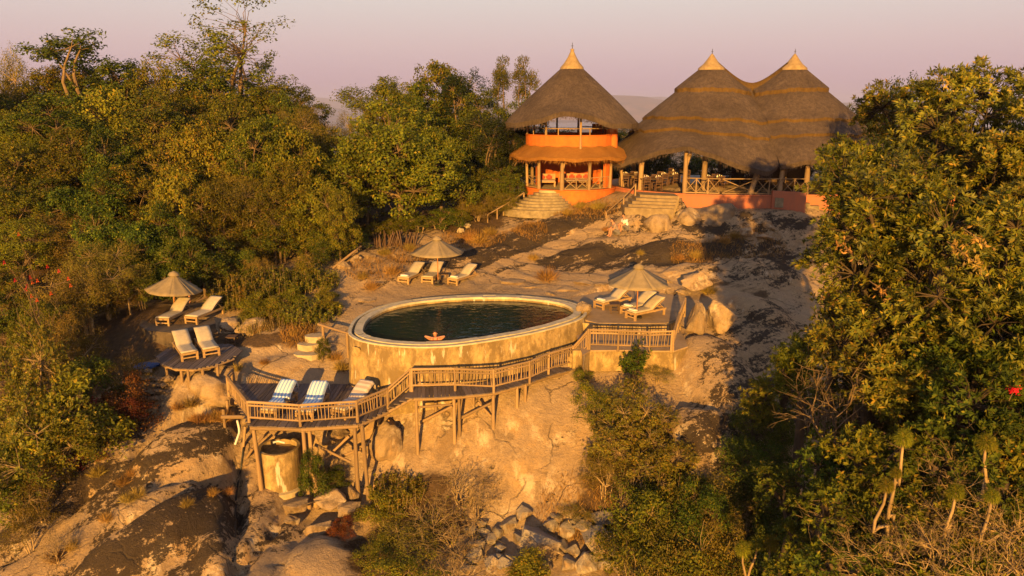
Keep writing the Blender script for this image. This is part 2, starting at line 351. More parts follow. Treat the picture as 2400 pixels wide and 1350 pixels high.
def rock_mat(name, terrain=False, c_a=(0.44, 0.295, 0.155), c_b=(0.27, 0.178, 0.095), darkness=0.35, grey=None):
    m, t, b = nmat(name); tcn = N(t, 'ShaderNodeTexCoord'); vec = tcn.outputs['Object']
    big = noise_fac(t, vec, 0.35, 5, 0.6, 0.35, 0.7); mid = noise_fac(t, vec, 1.7, 6, 0.7, 0.3, 0.7); fine = noise_fac(t, vec, 14, 5, 0.75, 0.3, 0.75)
    col = mixc(t, mid, c_a, c_b); col = mixc(t, math_n(t, 'MULTIPLY', big, 0.5), col, (0.33, 0.255, 0.185))
    col = mixc(t, math_n(t, 'MULTIPLY', fine, 0.40), col, (0.20, 0.145, 0.10))
    # fine crystalline speckle of granite
    v = N(t, 'ShaderNodeTexNoise', Scale=55.0, Detail=2.0); t.links.new(vec, v.inputs['Vector'])
    r = N(t, 'ShaderNodeMapRange'); r.inputs[1].default_value = 0.3; r.inputs[2].default_value = 0.7; r.inputs[3].default_value = 0.72; r.inputs[4].default_value = 1.25
    t.links.new(v.outputs[0], r.inputs[0])
    h = N(t, 'ShaderNodeHueSaturation'); t.links.new(r.outputs[0], h.inputs['Value']); t.links.new(col, h.inputs['Color']); col = h.outputs[0]
    # water streaks on steep faces
    gn = N(t, 'ShaderNodeNewGeometry'); gs = N(t, 'ShaderNodeSeparateXYZ'); t.links.new(gn.outputs['True Normal'], gs.inputs[0])
    steep = N(t, 'ShaderNodeMapRange'); steep.inputs[1].default_value = 0.85; steep.inputs[2].default_value = 0.6; steep.inputs[3].default_value = 0.0; steep.inputs[4].default_value = 1.0; steep.clamp = True; t.links.new(gs.outputs['Z'], steep.inputs[0])
    s1 = noise_fac(t, vec, 1.1, 6, 0.7, 0.46, 0.60, (1, 1, 0.2)); s2 = noise_fac(t, vec, 1.7, 5, 0.65, 0.53, 0.63, (1, 1, 0.15)); s3 = noise_fac(t, vec, 0.8, 5, 0.65, 0.48, 0.62)
    col = mixc(t, math_n(t, 'MULTIPLY', math_n(t, 'MULTIPLY', s3, steep.outputs[0]), 0.55), col, (0.42, 0.25, 0.10))
    col = mixc(t, math_n(t, 'MULTIPLY', math_n(t, 'MULTIPLY', s1, steep.outputs[0]), 0.75), col, (0.17, 0.115, 0.07))
    col = mixc(t, math_n(t, 'MULTIPLY', math_n(t, 'MULTIPLY', s2, steep.outputs[0]), 0.6), col, (0.58, 0.46, 0.32))
    if terrain:
        at = N(t, 'ShaderNodeAttribute'); at.attribute_name = 'mask'; sp = N(t, 'ShaderNodeSeparateColor'); t.links.new(at.outputs['Color'], sp.inputs[0])
        # black lichen and water streaks
        mr = N(t, 'ShaderNodeMapping'); mr.vector_type = 'TEXTURE'; mr.inputs['Rotation'].default_value = (0, 0, 0.6); mr.inputs['Scale'].default_value = (4.0, 1.0, 1.0); t.links.new(vec, mr.inputs[0])
        st = noise_fac(t, mr.outputs[0], 1.3, 12, 0.74, 0.0, 1.0); st2 = noise_fac(t, vec, 6, 10, 0.8, 0.0, 1.0)
        k = math_n(t, 'ADD', sp.outputs[0], math_n(t, 'MULTIPLY', math_n(t, 'SUBTRACT', st, 0.5), 3.2))
        k = math_n(t, 'ADD', k, math_n(t, 'MULTIPLY', math_n(t, 'SUBTRACT', st2, 0.5), 2.2))
        rr = N(t, 'ShaderNodeMapRange'); rr.inputs[1].default_value = 0.43; rr.inputs[2].default_value = 0.56; rr.clamp = True; t.links.new(k, rr.inputs[0])
        dk = mixc(t, fine, (0.013, 0.009, 0.007), (0.040, 0.027, 0.018))
        col = mixc(t, math_n(t, 'MULTIPLY', rr.outputs[0], 0.93), col, dk)
        # pale lichen flakes
        pl = noise_fac(t, vec, 5.5, 4, 0.6, 0.66, 0.70); pk = math_n(t, 'MULTIPLY', pl, sp.outputs[2]); col = mixc(t, pk, col, (0.50, 0.42, 0.35))
        # joints between the exfoliation slabs
        dn = N(t, 'ShaderNodeTexNoise', Scale=0.9, Detail=4.0); t.links.new(vec, dn.inputs['Vector'])
        dv_ = N(t, 'ShaderNodeVectorMath'); dv_.operation = 'MULTIPLY_ADD'; t.links.new(dn.outputs['Color'], dv_.inputs[0]); dv_.inputs[1].default_value = (1.5, 1.5, 1.5); t.links.new(vec, dv_.inputs[2])
        vo = N(t, 'ShaderNodeTexVoronoi', Scale=0.42); vo.feature = 'DISTANCE_TO_EDGE'; t.links.new(dv_.outputs[0], vo.inputs['Vector'])
        ck = N(t, 'ShaderNodeMapRange'); ck.inputs[1].default_value = 0.0; ck.inputs[2].default_value = 0.022; ck.inputs[3].default_value = 1.0; ck.inputs[4].default_value = 0.0; ck.clamp = True; t.links.new(vo.outputs['Distance'], ck.inputs[0])
        crack = math_n(t, 'MULTIPLY', ck.outputs[0], noise_fac(t, vec, 0.6, 3, 0.6, 0.42, 0.58))
        col = mixc(t, math_n(t, 'MULTIPLY', crack, 0.7), col, (0.055, 0.040, 0.028))
        # soil, litter and dry grass
        so = mixc(t, noise_fac(t, vec, 5, 6, 0.8, 0.3, 0.7), (0.115, 0.068, 0.032), (0.050, 0.032, 0.018))
        k2 = math_n(t, 'ADD', sp.outputs[1], math_n(t, 'MULTIPLY', math_n(t, 'SUBTRACT', st, 0.5), 1.4))
        r2 = N(t, 'ShaderNodeMapRange'); r2.inputs[1].default_value = 0.4; r2.inputs[2].default_value = 0.6; r2.clamp = True; t.links.new(k2, r2.inputs[0])
        col = mixc(t, r2.outputs[0], col, so)
    else:
        st = noise_fac(t, vec, 1.1, 7, 0.7, 0.52, 0.64)
        col = mixc(t, math_n(t, 'MULTIPLY', st, darkness), col, (0.060, 0.046, 0.038))
        oi = N(t, 'ShaderNodeObjectInfo'); rv = N(t, 'ShaderNodeMapRange'); rv.inputs[3].default_value = 0.8; rv.inputs[4].default_value = 1.15
        t.links.new(oi.outputs['Random'], rv.inputs[0]); h2 = N(t, 'ShaderNodeHueSaturation'); t.links.new(rv.outputs[0], h2.inputs['Value']); t.links.new(col, h2.inputs['Color']); col = h2.outputs[0]
    t.links.new(col, b.inputs['Base Color']); b.inputs['Roughness'].default_value = 0.9; b.inputs['Specular IOR Level'].default_value = 0.2
    hgt = math_n(t, 'ADD', noise_fac(t, vec, 3, 8, 0.75, 0.0, 1.0), math_n(t, 'MULTIPLY', noise_fac(t, vec, 22, 4, 0.7, 0.0, 1.0), 0.25))
    if terrain: hgt = math_n(t, 'SUBTRACT', hgt, math_n(t, 'MULTIPLY', crack, 0.35))
    bump(t, b, hgt, 0.17 if terrain else 0.16, 0.85); return m
M['terrain'] = rock_mat('granite_hill', True)
M['rock'] = rock_mat('granite_boulder', False, (0.40, 0.285, 0.175), (0.26, 0.18, 0.11), 0.6)
M['rock_grey'] = rock_mat('granite_rubble', False, (0.36, 0.315, 0.27), (0.24, 0.21, 0.185), 0.35)

def pool_wall_mat():
    m, t, b = nmat('stained_pool_plaster'); tcn = N(t, 'ShaderNodeTexCoord'); vec = tcn.outputs['Object']
    base = mixc(t, noise_fac(t, vec, 2.2, 6, 0.7), (0.42, 0.295, 0.135), (0.30, 0.20, 0.085))
    base = mixc(t, math_n(t, 'MULTIPLY', noise_fac(t, vec, 1.3, 7, 0.75, 0.42, 0.56, (1, 1, 0.6)), 0.85), base, (0.125, 0.080, 0.030))
    base = mixc(t, math_n(t, 'MULTIPLY', noise_fac(t, vec, 5.0, 6, 0.75, 0.48, 0.60, (1, 1, 0.3)), 0.75), base, (0.17, 0.115, 0.05))
    base = mixc(t, math_n(t, 'MULTIPLY', noise_fac(t, vec, 3.6, 4, 0.6, 0.62, 0.67, (1, 1, 0.22)), 0.65), base, (0.55, 0.48, 0.38))
    t.links.new(base, b.inputs['Base Color']); b.inputs['Roughness'].default_value = 0.9
    bump(t, b, noise_fac(t, vec, 12, 6, 0.7, 0, 1), 0.03, 0.7); return m
M['pool_wall'] = pool_wall_mat()
M['coping'] = simple('coping', (0.50, 0.43, 0.31), (0.34, 0.29, 0.20), 3.5, 0.7, None, 0.01, 0.5)
M['terrace'] = simple('terrace_floor', (0.34, 0.235, 0.14), (0.25, 0.17, 0.10), 1.6, 0.9, None, 0.01, 0.5)
M['plaster_cream'] = pool_wall_mat(); M['plaster_cream'].name = 'retaining_wall_plaster'
def water_mat():
    m, t, b = nmat('pool_water'); tcn = N(t, 'ShaderNodeTexCoord')
    b.inputs['Base Color'].default_value = (0.004, 0.018, 0.019, 1); b.inputs['Roughness'].default_value = 0.06
    b.inputs['IOR'].default_value = 1.33; b.inputs['Specular IOR Level'].default_value = 0.5
    h = math_n(t, 'ADD', noise_fac(t, tcn.outputs['Object'], 1.6, 3, 0.5, 0, 1, (1, 2.2, 1)), math_n(t, 'MULTIPLY', noise_fac(t, tcn.outputs['Object'], 6, 2, 0.5, 0, 1), 0.3))
    bump(t, b, h, 0.05, 0.5); return m
M['water'] = water_mat()

# ------------------------------------------------------------------ the granite hill
CP = [(1027,668,37.9),(900,690,36),(1150,680,36.8),(1280,650,39),(1450,560,44),(1300,560,44.5),(1200,540,46),(1100,560,44.3),(1000,570,43),
 (900,590,41),(1330,490,48.2),(1250,520,47.3),(1450,482,47.5),(1550,500,45.3),(1700,497,44.8),(1820,497,44.8),(1700,540,44.2),(1600,600,41),(1750,600,41),(1700,640,38.5),
 (1850,560,43),(1720,760,32),(1750,850,29.5),(1650,900,27.5),(1610,840,29.2),(1680,1000,25.5),(1650,1100,24),(1850,800,31),(1850,1000,27),
 (1500,650,37.5),(1400,640,39),(1150,945,27),(1250,935,27.5),(1150,1050,25.9),(1250,1000,26.4),(1250,1150,24.8),(1350,1000,26.6),(1390,900,28.3),
 (1200,1225,24),(1420,1250,23.2),(1250,1300,22.8),(1250,1420,20.5),(970,975,26.8),(900,1010,26.9),(880,1120,25.5),(655,1150,25.2),(900,1250,23.5),(650,1250,23),(700,1340,21),
 (540,960,28),(480,890,30),(650,850,30),(600,800,31.5),(740,800,31),(780,775,32),(760,872,29.6),(700,905,28.6),(600,900,28.6),(860,900,28.6),(930,930,27.6),
 (450,880,29.2),(400,905,28.5),(340,960,27),(400,772,31.1),(460,765,31.4),(380,720,33.2),(440,712,35.8),(550,770,32.6),(600,705,35),(700,655,37.5),(800,640,38),
 (450,1050,25.5),(500,1150,24),(300,1000,26.5),(330,1150,23.5),(200,1100,24.5),(100,1200,23.5),(300,1340,20.5),(50,1340,21),(530,1340,20.4),(0,1000,28),(150,850,31),
 (100,700,35),(200,600,40),(600,560,44),(300,480,48),(50,420,52),(700,480,50),(900,480,52),(1500,1300,22.5),(1450,1150,24.5),(1500,1000,26)]
CPW = [tuple(D(*c)) for c in CP]
CPW += [(7.5,27.5,-2.6),(12,20,-7.5),(18,26,-6),(8.5,20,-6.8),(20,35,-2.5),(24,45,1.5),(12,12,-9.5),(0,12,-8.5),(-12,12,-8.5),(14,55,3.3),(20,55,3.2),(5,55,3.2),(-2,60,2.6),(-20,62,4.2),(32,62,0),
        (0,82,-3),(30,85,-8),(-40,85,1),(-45,55,4.5),(-40,35,0),(-30,20,-6),(30,20,-10),(40,40,-5),(26,30,-6),(7,36,0.1),(9.5,34,0.0),
        (16,38,-0.3),(14,33,-1.2)]
CPW += [tuple(P(x, y, z)) for x, y, z in [(450,868,-1.25),(520,850,-1.1),(400,872,-1.5),(470,830,-1.1)]]
CPW = np.array(CPW)
# pool outline on the level of its rim
RIM = 0.32; WAT = 0.14
POOL = [P(x, y, RIM) for x, y in [(818,775),(828,752),(850,735),(890,717),(960,702),(1050,693),(1130,690),(1210,691),(1280,697),(1330,705),(1362,717),(1374,730),(1362,744),(1325,758),(1250,778),(1150,796),(1060,808),(980,811),(900,806),(850,797),(826,787)]]
POOL = ccw([Vector((p.x, p.y)) for p in catmull([Vector((q.x, q.y, 0)) for q in POOL], 5)])
PC = sum(POOL, Vector((0, 0))) / len(POOL)
def tps(r): return np.where(r > 1e-9, r * r * np.log(np.maximum(r, 1e-9)), 0)
_n = len(CPW); _d = np.hypot(CPW[:, 0][:, None] - CPW[:, 0], CPW[:, 1][:, None] - CPW[:, 1])
_A = np.zeros((_n + 3, _n + 3)); _A[:_n, :_n] = tps(_d) + np.eye(_n) * 1.2
_A[:_n, _n] = 1; _A[:_n, _n + 1:] = CPW[:, :2]; _A[_n, :_n] = 1; _A[_n + 1:, :_n] = CPW[:, :2].T
_w = np.linalg.solve(_A, np.concatenate([CPW[:, 2], [0, 0, 0]]))
_perm = np.random.default_rng(5).random((256, 256))
def vnoise(x, y):
    xi = np.floor(x).astype(int); yi = np.floor(y).astype(int); fx = x - xi; fy = y - yi
    fx = fx * fx * (3 - 2 * fx); fy = fy * fy * (3 - 2 * fy); g = lambda a, b: _perm[a & 255, b & 255]
    return (g(xi, yi) * (1 - fx) + g(xi + 1, yi) * fx) * (1 - fy) + (g(xi, yi + 1) * (1 - fx) + g(xi + 1, yi + 1) * fx) * fy - 0.5
def fbm(x, y, o=4):
    s = 0; a = 1.0
    for i in range(o): s = s + a * vnoise(x + 31.7 * i, y + 17.3 * i); x = x * 2.03; y = y * 2.03; a *= 0.5
    return s
def seg_dist(X, Y, a, b):
    ax, ay = a; bx, by = b; dx, dy = bx - ax, by - ay
    t = np.clip(((X - ax) * dx + (Y - ay) * dy) / max(dx * dx + dy * dy, 1e-6), 0, 1)
    return np.hypot(X - ax - t * dx, Y - ay - t * dy)
GROOVES = []
DOMES = []       # rounded granite whalebacks: centre, half length, half width, direction, height
FLATS = []       # (polygon, z): ground levelled under built floors
def base_h(X, Y):
    X = np.atleast_1d(np.asarray(X, float)); Y = np.atleast_1d(np.asarray(Y, float)); Z = np.full(X.shape, _w[_n]) + _w[_n + 1] * X + _w[_n + 2] * Y
    for i in range(_n): Z = Z + _w[i] * tps(np.hypot(X - CPW[i, 0], Y - CPW[i, 1]))
    return Z
def hz_arr(X, Y):
    X = np.atleast_1d(np.asarray(X, float)); Y = np.atleast_1d(np.asarray(Y, float))
    Z = base_h(X, Y)
    amp = 0.35 + np.where(X < -5.5, 0.3, 0.9) * np.clip((29 - Y) / 4, 0, 1) + 0.5 * np.clip((X - 8) / 4, 0, 1)
    # exfoliation slabs: warped steps across the slope
    u = X * 0.33 + Y * 0.62 + 1.4 * fbm(X * 0.25 + 3, Y * 0.25, 3)
    st = u - np.floor(u); Z = Z + 0.15 * (np.minimum(st / 0.85, (1 - st) / 0.15) - 0.5) * np.clip((Y - 36.5) / 2, 0, 1) * np.clip((50 - Y) / 2, 0, 1)
    Z = Z + amp * (0.34 * fbm(X * 0.42, Y * 0.42, 3) + 0.13 * fbm(X * 1.5 + 9, Y * 1.5, 3)) + 0.55 * (np.abs(fbm(X * 0.7 + 4, Y * 0.55, 3)) - .2) * np.clip((X + 6.5) / 1, 0, 1) * np.clip((27 - Y) / 1.5, 0, 1) + 0.035 * fbm(X * 4 + 5, Y * 4, 2)
    cap = np.zeros(X.shape)
    for cx, cy, la, lb, an, hh in DOMES:
        wx = X + .35 * vnoise(X * .8 + 7, Y * .8); wy = Y + .35 * vnoise(X * .8, Y * .8 + 11); c_, s_ = math.cos(an), math.sin(an)
        d2 = (((wx - cx) * c_ + (wy - cy) * s_) / la) ** 2 + ((-(wx - cx) * s_ + (wy - cy) * c_) / lb) ** 2
        cap = np.maximum(cap, hh * np.sqrt(np.clip(1 - d2, 0, 1)))
    Z = Z + cap
    for pts, wd, dp in GROOVES:
        for a, b in zip(pts[:-1], pts[1:]):
            d = seg_dist(X + 0.15 * vnoise(X * 1.3, Y * 1.3), Y, a, b); Z = Z - dp * np.exp(-(d / wd) ** 2) * 0.8
    for poly, zf, soft in FLATS:
        ins = in_poly(X, Y, poly); Z = np.where(ins, np.minimum(Z, zf), Z)
    e = np.minimum.reduce([X + 60, 60 - X, Y - 2, 110 - Y]); Z = np.where(e < 14, Z - (14 - e) ** 1.5 * 1.7, Z)
    return Z
def hz(x, y): return float(hz_arr([x], [y])[0])
def G(px, py):                   # where the sight line meets the hill
    d = ray(px, py); t0 = 8.0; ts = np.arange(8, 110, 0.25)
    X = d.x * ts; Y = d.y * ts; Z = CAMZ + d.z * ts
    h = hz_arr(X, Y); k = int(np.argmax(Z < h)) if np.any(Z < h) else len(ts) - 1
    return Vector((X[k], Y[k], h[k]))
def g2(px, py): p = G(px, py); return (p.x, p.y)
GR = [([(555,1000),(552,1100),(556,1200),(550,1345)],0.22,0.7),([(690,1150),(640,1260),(560,1345)],0.2,0.4),([(545,1130),(420,1180),(300,1260),(170,1345)],0.35,0.5),
      ([(560,960),(420,1000),(330,1060),(180,1180),(40,1300)],0.3,0.5),([(400,930),(280,1020),(120,1130)],0.3,0.4)]
GROOVES += [([g2(*p) for p in pts], wd, dp) for pts, wd, dp in GR]
DM = [(455,1075,2.3,1.3,.75,.75),(360,1255,3.0,1.6,.85,.9),(235,1110,2.0,.9,.8,.55),(480,925,1.7,1.0,.5,.6),(640,1235,1.1,1.6,.1,.45),(765,1325,1.3,1.3,.2,.5),(90,1230,1.8,1.0,.8,.5),(530,1290,.8,1.6,.1,.5),
      (1690,900,1.6,2.4,.1,.7),(1640,1040,1.2,1.5,.2,.6),(1790,740,1.6,1.6,.3,.6),(1250,555,3.4,1.2,.62,.45),(1395,590,2.8,1.0,.5,.45),(1130,602,2.4,.9,.6,.3),(1555,590,2.6,1.1,.25,.55),(1730,580,2.4,1.0,.1,.5),(1800,640,2.2,1.2,.0,.5),(1000,640,2.0,.8,.5,.2),(1340,530,2.4,.8,.6,.3),(1480,520,1.8,.8,.4,.3),(1620,640,1.6,.9,.2,.4),(640,800,1.6,.9,.5,.35),(660,860,1.2,.7,.3,.2),(900,660,1.4,.7,.4,.2)]
DOMES += [(*g2(px, py), la, lb, an, hh) for px, py, la, lb, an, hh in DM]
TERR = [Vector(P(x, y, 0.05)[:2]) for x, y in [(1362,747),(1400,757),(1480,758),(1560,757),(1588,748),(1602,715),(1580,690),(1480,680),(1400,684),(1340,698)]]
PLAT = [Vector(P(x, y, -0.4)[:2]) for x, y in [(1366,832),(1384,821),(1450,820),(1524,822),(1580,822),(1612,812),(1606,795),(1592,770),(1500,768),(1400,768),(1350,785)]]
DECK_Z = -1.9; WALK_Z = -1.3
DECK = [Vector(P(x, y, DECK_Z)[:2]) for x, y in [(558,898),(542,915),(583,998),(704,1002),(838,994),(914,960),(925,930),(870,900)]]
_a = P(1588, 480, 3.1); _b = P(1835, 480, 3.1)
FLATS += [([(_a.x, 44.2), (_b.x + .5, 44.2), (_b.x + .5, 47.5), (_a.x, 47.5)], 3.12, 0), ([tuple(p) for p in POOL], -1.6, 0), ([tuple(p) for p in TERR], -0.05, 0), ([tuple(p) for p in PLAT], -0.6, 0), ([tuple(p) for p in DECK], DECK_Z - 0.35, 0)]

def axis(a, b, dense, d0, d1):   # grid lines, dense in the part the photo looks at
    out = [a]; x = a
    while x < b:
        x += d1 if dense[0] <= x <= dense[1] else d0
        out.append(x)
    return np.array(out)
gx = axis(-60, 60, (-21, 20), 0.8, 0.2); gy = axis(2, 110, (19, 50), 0.8, 0.2)
XX, YY = np.meshgrid(gx, gy); ZZ = hz_arr(XX.ravel(), YY.ravel())
nx, ny = len(gx), len(gy); ii = np.arange(nx * ny).reshape(ny, nx)
quads = np.stack([ii[:-1, :-1].ravel(), ii[:-1, 1:].ravel(), ii[1:, 1:].ravel(), ii[1:, :-1].ravel()], 1)
me = mesh_tri('rocky_hill', np.stack([XX.ravel(), YY.ravel(), ZZ], 1), quads, True)
def strokes(lst):
    W = np.zeros(XX.size)
    for pts, wd, s in lst:
        q = [g2(*p) if p[0] > -900 else (p[1], p[2]) for p in pts]
        for a, b in zip(q[:-1], q[1:]):
            d = seg_dist(XX.ravel(), YY.ravel(), a, b); W = np.maximum(W, s * np.clip(1.6 - d / wd, 0, 1))
    return W
dark = strokes([([(1400,505),(1290,530),(1180,575)],0.9,.75),([(1330,560),(1230,590),(1120,610)],0.55,.7),([(1500,580),(1400,600),(1300,610)],0.9,.8),([(1540,605),(1620,580),(1720,575)],0.9,.9),
  ([(1480,640),(1420,625),(1330,630)],0.6,.6),([(1640,640),(1750,650),(1860,640)],1.0,.6),([(1820,600),(1850,700),(1830,780)],1.0,.6),([(1760,760),(1740,850),(1720,950),(1660,1080)],1.3,.8),([(1640,1010),(1640,1100)],1.2,.95),
  ([(1850,800),(1820,950),(1760,1080)],1.2,.65),([(480,1010),(380,1070),(250,1180)],0.9,.85),([(520,1170),(440,1190),(330,1270),(200,1345)],1.1,.9),([(500,1200),(470,1300),(430,1345)],0.7,.75),([(230,1110),(100,1190),(20,1260)],0.7,.9),([(340,970),(300,1010),(200,1080)],0.5,.7),
  ([(560,690),(620,720),(660,770)],0.8,.6),([(370,800),(450,795),(560,800)],0.7,.9),([(1060,620),(960,640),(870,670)],0.6,.6),([(1000,600),(1100,590)],0.5,.6),([(860,640),(800,660)],0.5,.6),([(690,1230),(600,1300),(570,1345)],0.4,.6),([(1280,540),(1180,590),(1090,640)],0.35,.7),
  ([(1190,560),(1060,610)],0.4,.75),([(1620,530),(1680,550)],0.5,.6),([(1760,520),(1860,530)],0.6,.5)])
soil = strokes([([(20,560),(300,500),(650,480),(1000,470)],7.5,1.0),([(20,700),(250,650),(480,600)],3.5,1.0),([(0,900),(150,880),(260,800)],3.0,1.0),([(1150,480),(1100,530)],1.8,1),([(520,800),(620,800),(720,785)],0.45,.8),
  ([(340,790),(380,790),(430,780)],0.9,.8),([(-999,15,20),(-999,18,27),(-999,23,36),(-999,29,45)],4,1.0),([(1480,1100),(1450,1250)],1.6,.9),([(900,1300),(1000,1230)],1.6,.7),([(-999,-20,60),(-999,40,62)],9,1),([(100,1000),(20,1100)],1.5,.9),([(1650,660),(1780,690)],0.6,.5)])
pale = strokes([([(1640,900),(1660,960),(1620,1010)],0.9,1.0),([(1690,870),(1650,1060)],0.8,.8),([(600,760),(560,790)],0.8,.9),([(330,1150),(180,1240)],0.5,.6),([(400,1020),(380,1080)],0.4,.7)])
path = strokes([([(1410,535),(1340,560),(1270,590),(1180,620)],0.45,1.0),([(1250,640),(1330,670),(1150,675)],0.7,.8)])
band = 0.36 * np.clip((YY.ravel() - 38.5) / 1.5, 0, 1) * np.clip((50 - YY.ravel()) / 2, 0, 1) + 0.10 * np.clip((28.5 - YY.ravel()) / 2, 0, 1) * (XX.ravel() < -5)
dark = np.maximum(dark, 0) * 0.66 + band; dark = dark - 0.7 * path
at = me.color_attributes.new('mask', 'FLOAT_COLOR', 'POINT')
at.data.foreach_set('color', np.stack([dark, soil, pale, np.ones_like(dark)], 1).astype(np.float32).ravel())
tag(link('rocky_hill', me, M['terrain']), 'granite hill of bare rock with black lichen streaks', None, None, 'structure')

# ------------------------------------------------------------------ the far plain, lake and hills
PL_Z = -95.0
M['plain'] = simple('bush_plain', (0.14, 0.10, 0.055), (0.07, 0.06, 0.03), 0.012, 0.95, None, 0.1, 0.1)
tag(MB().lathe([(30, PL_Z - 4), (400, PL_Z), (3000, PL_Z), (12000, PL_Z), (30000, PL_Z - 30)], 64).build('plain', M['plain'], None, True), 'bush plain far below the hill', None, None, 'structure')
mw, tw, bw = nmat('lake_water'); bw.inputs['Base Color'].default_value = (0.05, 0.09, 0.13, 1); bw.inputs['Roughness'].default_value = 0.15
lk = []
for k in range(40):
    a = 2 * math.pi * k / 40; lk.append((1300 + 2200 * math.cos(a) * (1 + 0.12 * math.sin(3 * a)), 4700 + 800 * math.sin(a) * (1 + 0.15 * math.cos(5 * a))))
tag(link('lake', MB().add([(x, y, PL_Z + 0.6) for x, y in lk], [tuple(range(40))]).mesh('lake'), mw), 'blue lake on the far plain', None, None, 'structure')
def ridge_hills(name, Y0, depth, peaks, seed, mat):
    nxh, nyh = 160, 24; xs = np.linspace(-9000, 9000, nxh); ys = np.linspace(0, 1, nyh)
    A, B = np.meshgrid(xs, ys); H = np.zeros_like(A)
    for cx, wd, hh in peaks: H = np.maximum(H, hh * np.exp(-((A - cx) / wd) ** 2))
    H = (H + 0.28 * np.max(H) * fbm(A / 520 + seed, B * 2 + seed, 5)) * np.sin(B * math.pi) ** 0.8
    V = np.stack([A.ravel(), (Y0 + B * depth).ravel(), (PL_Z - 3 + np.maximum(H, 0)).ravel()], 1)
    i = np.arange(nxh * nyh).reshape(nyh, nxh)
    q = np.stack([i[:-1, :-1].ravel(), i[:-1, 1:].ravel(), i[1:, 1:].ravel(), i[1:, :-1].ravel()], 1)
    tag(link(name, mesh_tri(name, V, q, True), mat), None, None, None, 'structure')
M['hill'] = simple('far_hill', (0.17, 0.11, 0.07), (0.08, 0.065, 0.04), 0.006, 0.95, None, 0.1, 0.1)
ridge_hills('hills', 6300, 1900, [(700, 1500, 200), (3200, 1400, 120), (-2300, 700, 215), (-4500, 1500, 170), (6000, 1800, 150)], 3, M['hill'])
ridge_hills('far_hills', 9500, 2500, [(1600, 3600, 235), (-3000, 1600, 240), (-7000, 1500, 200), (7000, 3000, 200)], 8, M['hill'])
hb = MB().box((0, 6000, (PL_Z - 8 + 190) / 2), (26000, 16000, 190 - (PL_Z - 8)))
mh = bpy.data.materials.new('haze'); mh.use_nodes = True; th_ = mh.node_tree; th_.nodes.clear()
oh = th_.nodes.new('ShaderNodeOutputMaterial'); pv = th_.nodes.new('ShaderNodeVolumePrincipled')
pv.inputs['Color'].default_value = (0.50, 0.55, 1.0, 1); pv.inputs['Density'].default_value = 0.00012; pv.inputs['Anisotropy'].default_value = 0.0
th_.links.new(pv.outputs[0], oh.inputs['Volume'])
tag(hb.build('haze', mh), 'pale evening haze', None, None, 'stuff')

# ------------------------------------------------------------------ pool
def ring(mb, pa, za, pb, zb):
    n = len(pa); V = [(p[0], p[1], za) for p in pa] + [(p[0], p[1], zb) for p in pb]
    mb.add(V, [(i, (i + 1) % n, n + (i + 1) % n, n + i) for i in range(n)]); return mb
pool = thing('pool', 'oval plastered swimming pool full of dark green water', 'pool', (PC.x, PC.y, -1.9))
o1 = POOL; o2 = inset(POOL, 0.10); o3 = inset(POOL, 0.22); o4 = inset(POOL, 0.56)
out = inset(POOL, -0.04)
def zb_at(p): return min(hz(p.x, p.y - 0.5), hz(p.x, p.y + 0.3), -0.3) - 0.5
n = len(POOL)
wall = MB(); lo = inset(POOL, -0.16); zb = [zb_at(p) for p in lo]
V = [(p.x, p.y, RIM - 0.10) for p in o1] + [(p.x, p.y, zb[i]) for i, p in enumerate(lo)]
mid_ = [(o1[i].x * 0.5 + lo[i].x * 0.5, o1[i].y * 0.5 + lo[i].y * 0.5, (RIM - 0.1 + zb[i]) / 2) for i in range(n)]
wall.add(V, [(n + i, n + (i + 1) % n, (i + 1) % n, i) for i in range(n)]); wall.build('wall', M['pool_wall'], pool, True)
lip = MB(); ring(lip, o1, RIM - 0.10, out, RIM - 0.08); ring(lip, out, RIM - 0.08, out, RIM - 0.02); ring(lip, out, RIM - 0.02, o2, RIM - 0.02); ring(lip, o2, RIM - 0.02, o2, RIM - 0.14); lip.build('overflow_lip', M['coping'], pool)
gut = MB(); ring(gut, inset(POOL, 0.09), RIM - 0.135, inset(POOL, 0.23), RIM - 0.135); gut.build('gutter', M['black_pipe'], pool)
# the coping is laid in separate stones
cop = list(range(n)); step = 2
i = 0
while i < n:
    mb = MB(); k0, k1 = i, min(i + step, n); idx = [q % n for q in range(k0, k1 + 1)]
    h = RIM + 0.012 * random.Random(i).uniform(-1, 1)
    a = [o3[q] for q in idx]; b = [o4[q] for q in idx]; m_ = len(idx)
    V = [(p.x, p.y, h) for p in a] + [(p.x, p.y, h) for p in b] + [(p.x, p.y, RIM - 0.2) for p in a] + [(p.x, p.y, RIM - 0.5) for p in b]
    Fc = []
    for j in range(m_ - 1): Fc += [(j, j + 1, m_ + j + 1, m_ + j), (2 * m_ + j, 2 * m_ + j + 1, j + 1, j), (m_ + j, m_ + j + 1, 3 * m_ + j + 1, 3 * m_ + j)]
    mb.add(V, Fc); mb.build('coping_stone', M['coping'], pool); i += step
inw = MB(); ring(inw, inset(POOL, 0.57), RIM - 0.1, inset(POOL, 0.62), -1.3); inw.build('inner_wall', M['pool_wall'], pool)
flo = MB().add([(p.x, p.y, -1.3) for p in inset(POOL, 0.6)], [tuple(range(n))]); flo.build('pool_floor', M['pool_wall'], pool)
wtr = MB().add([(p.x, p.y, WAT) for p in inset(POOL, 0.5)], [tuple(range(n))]); wtr.build('water', M['water'], pool)
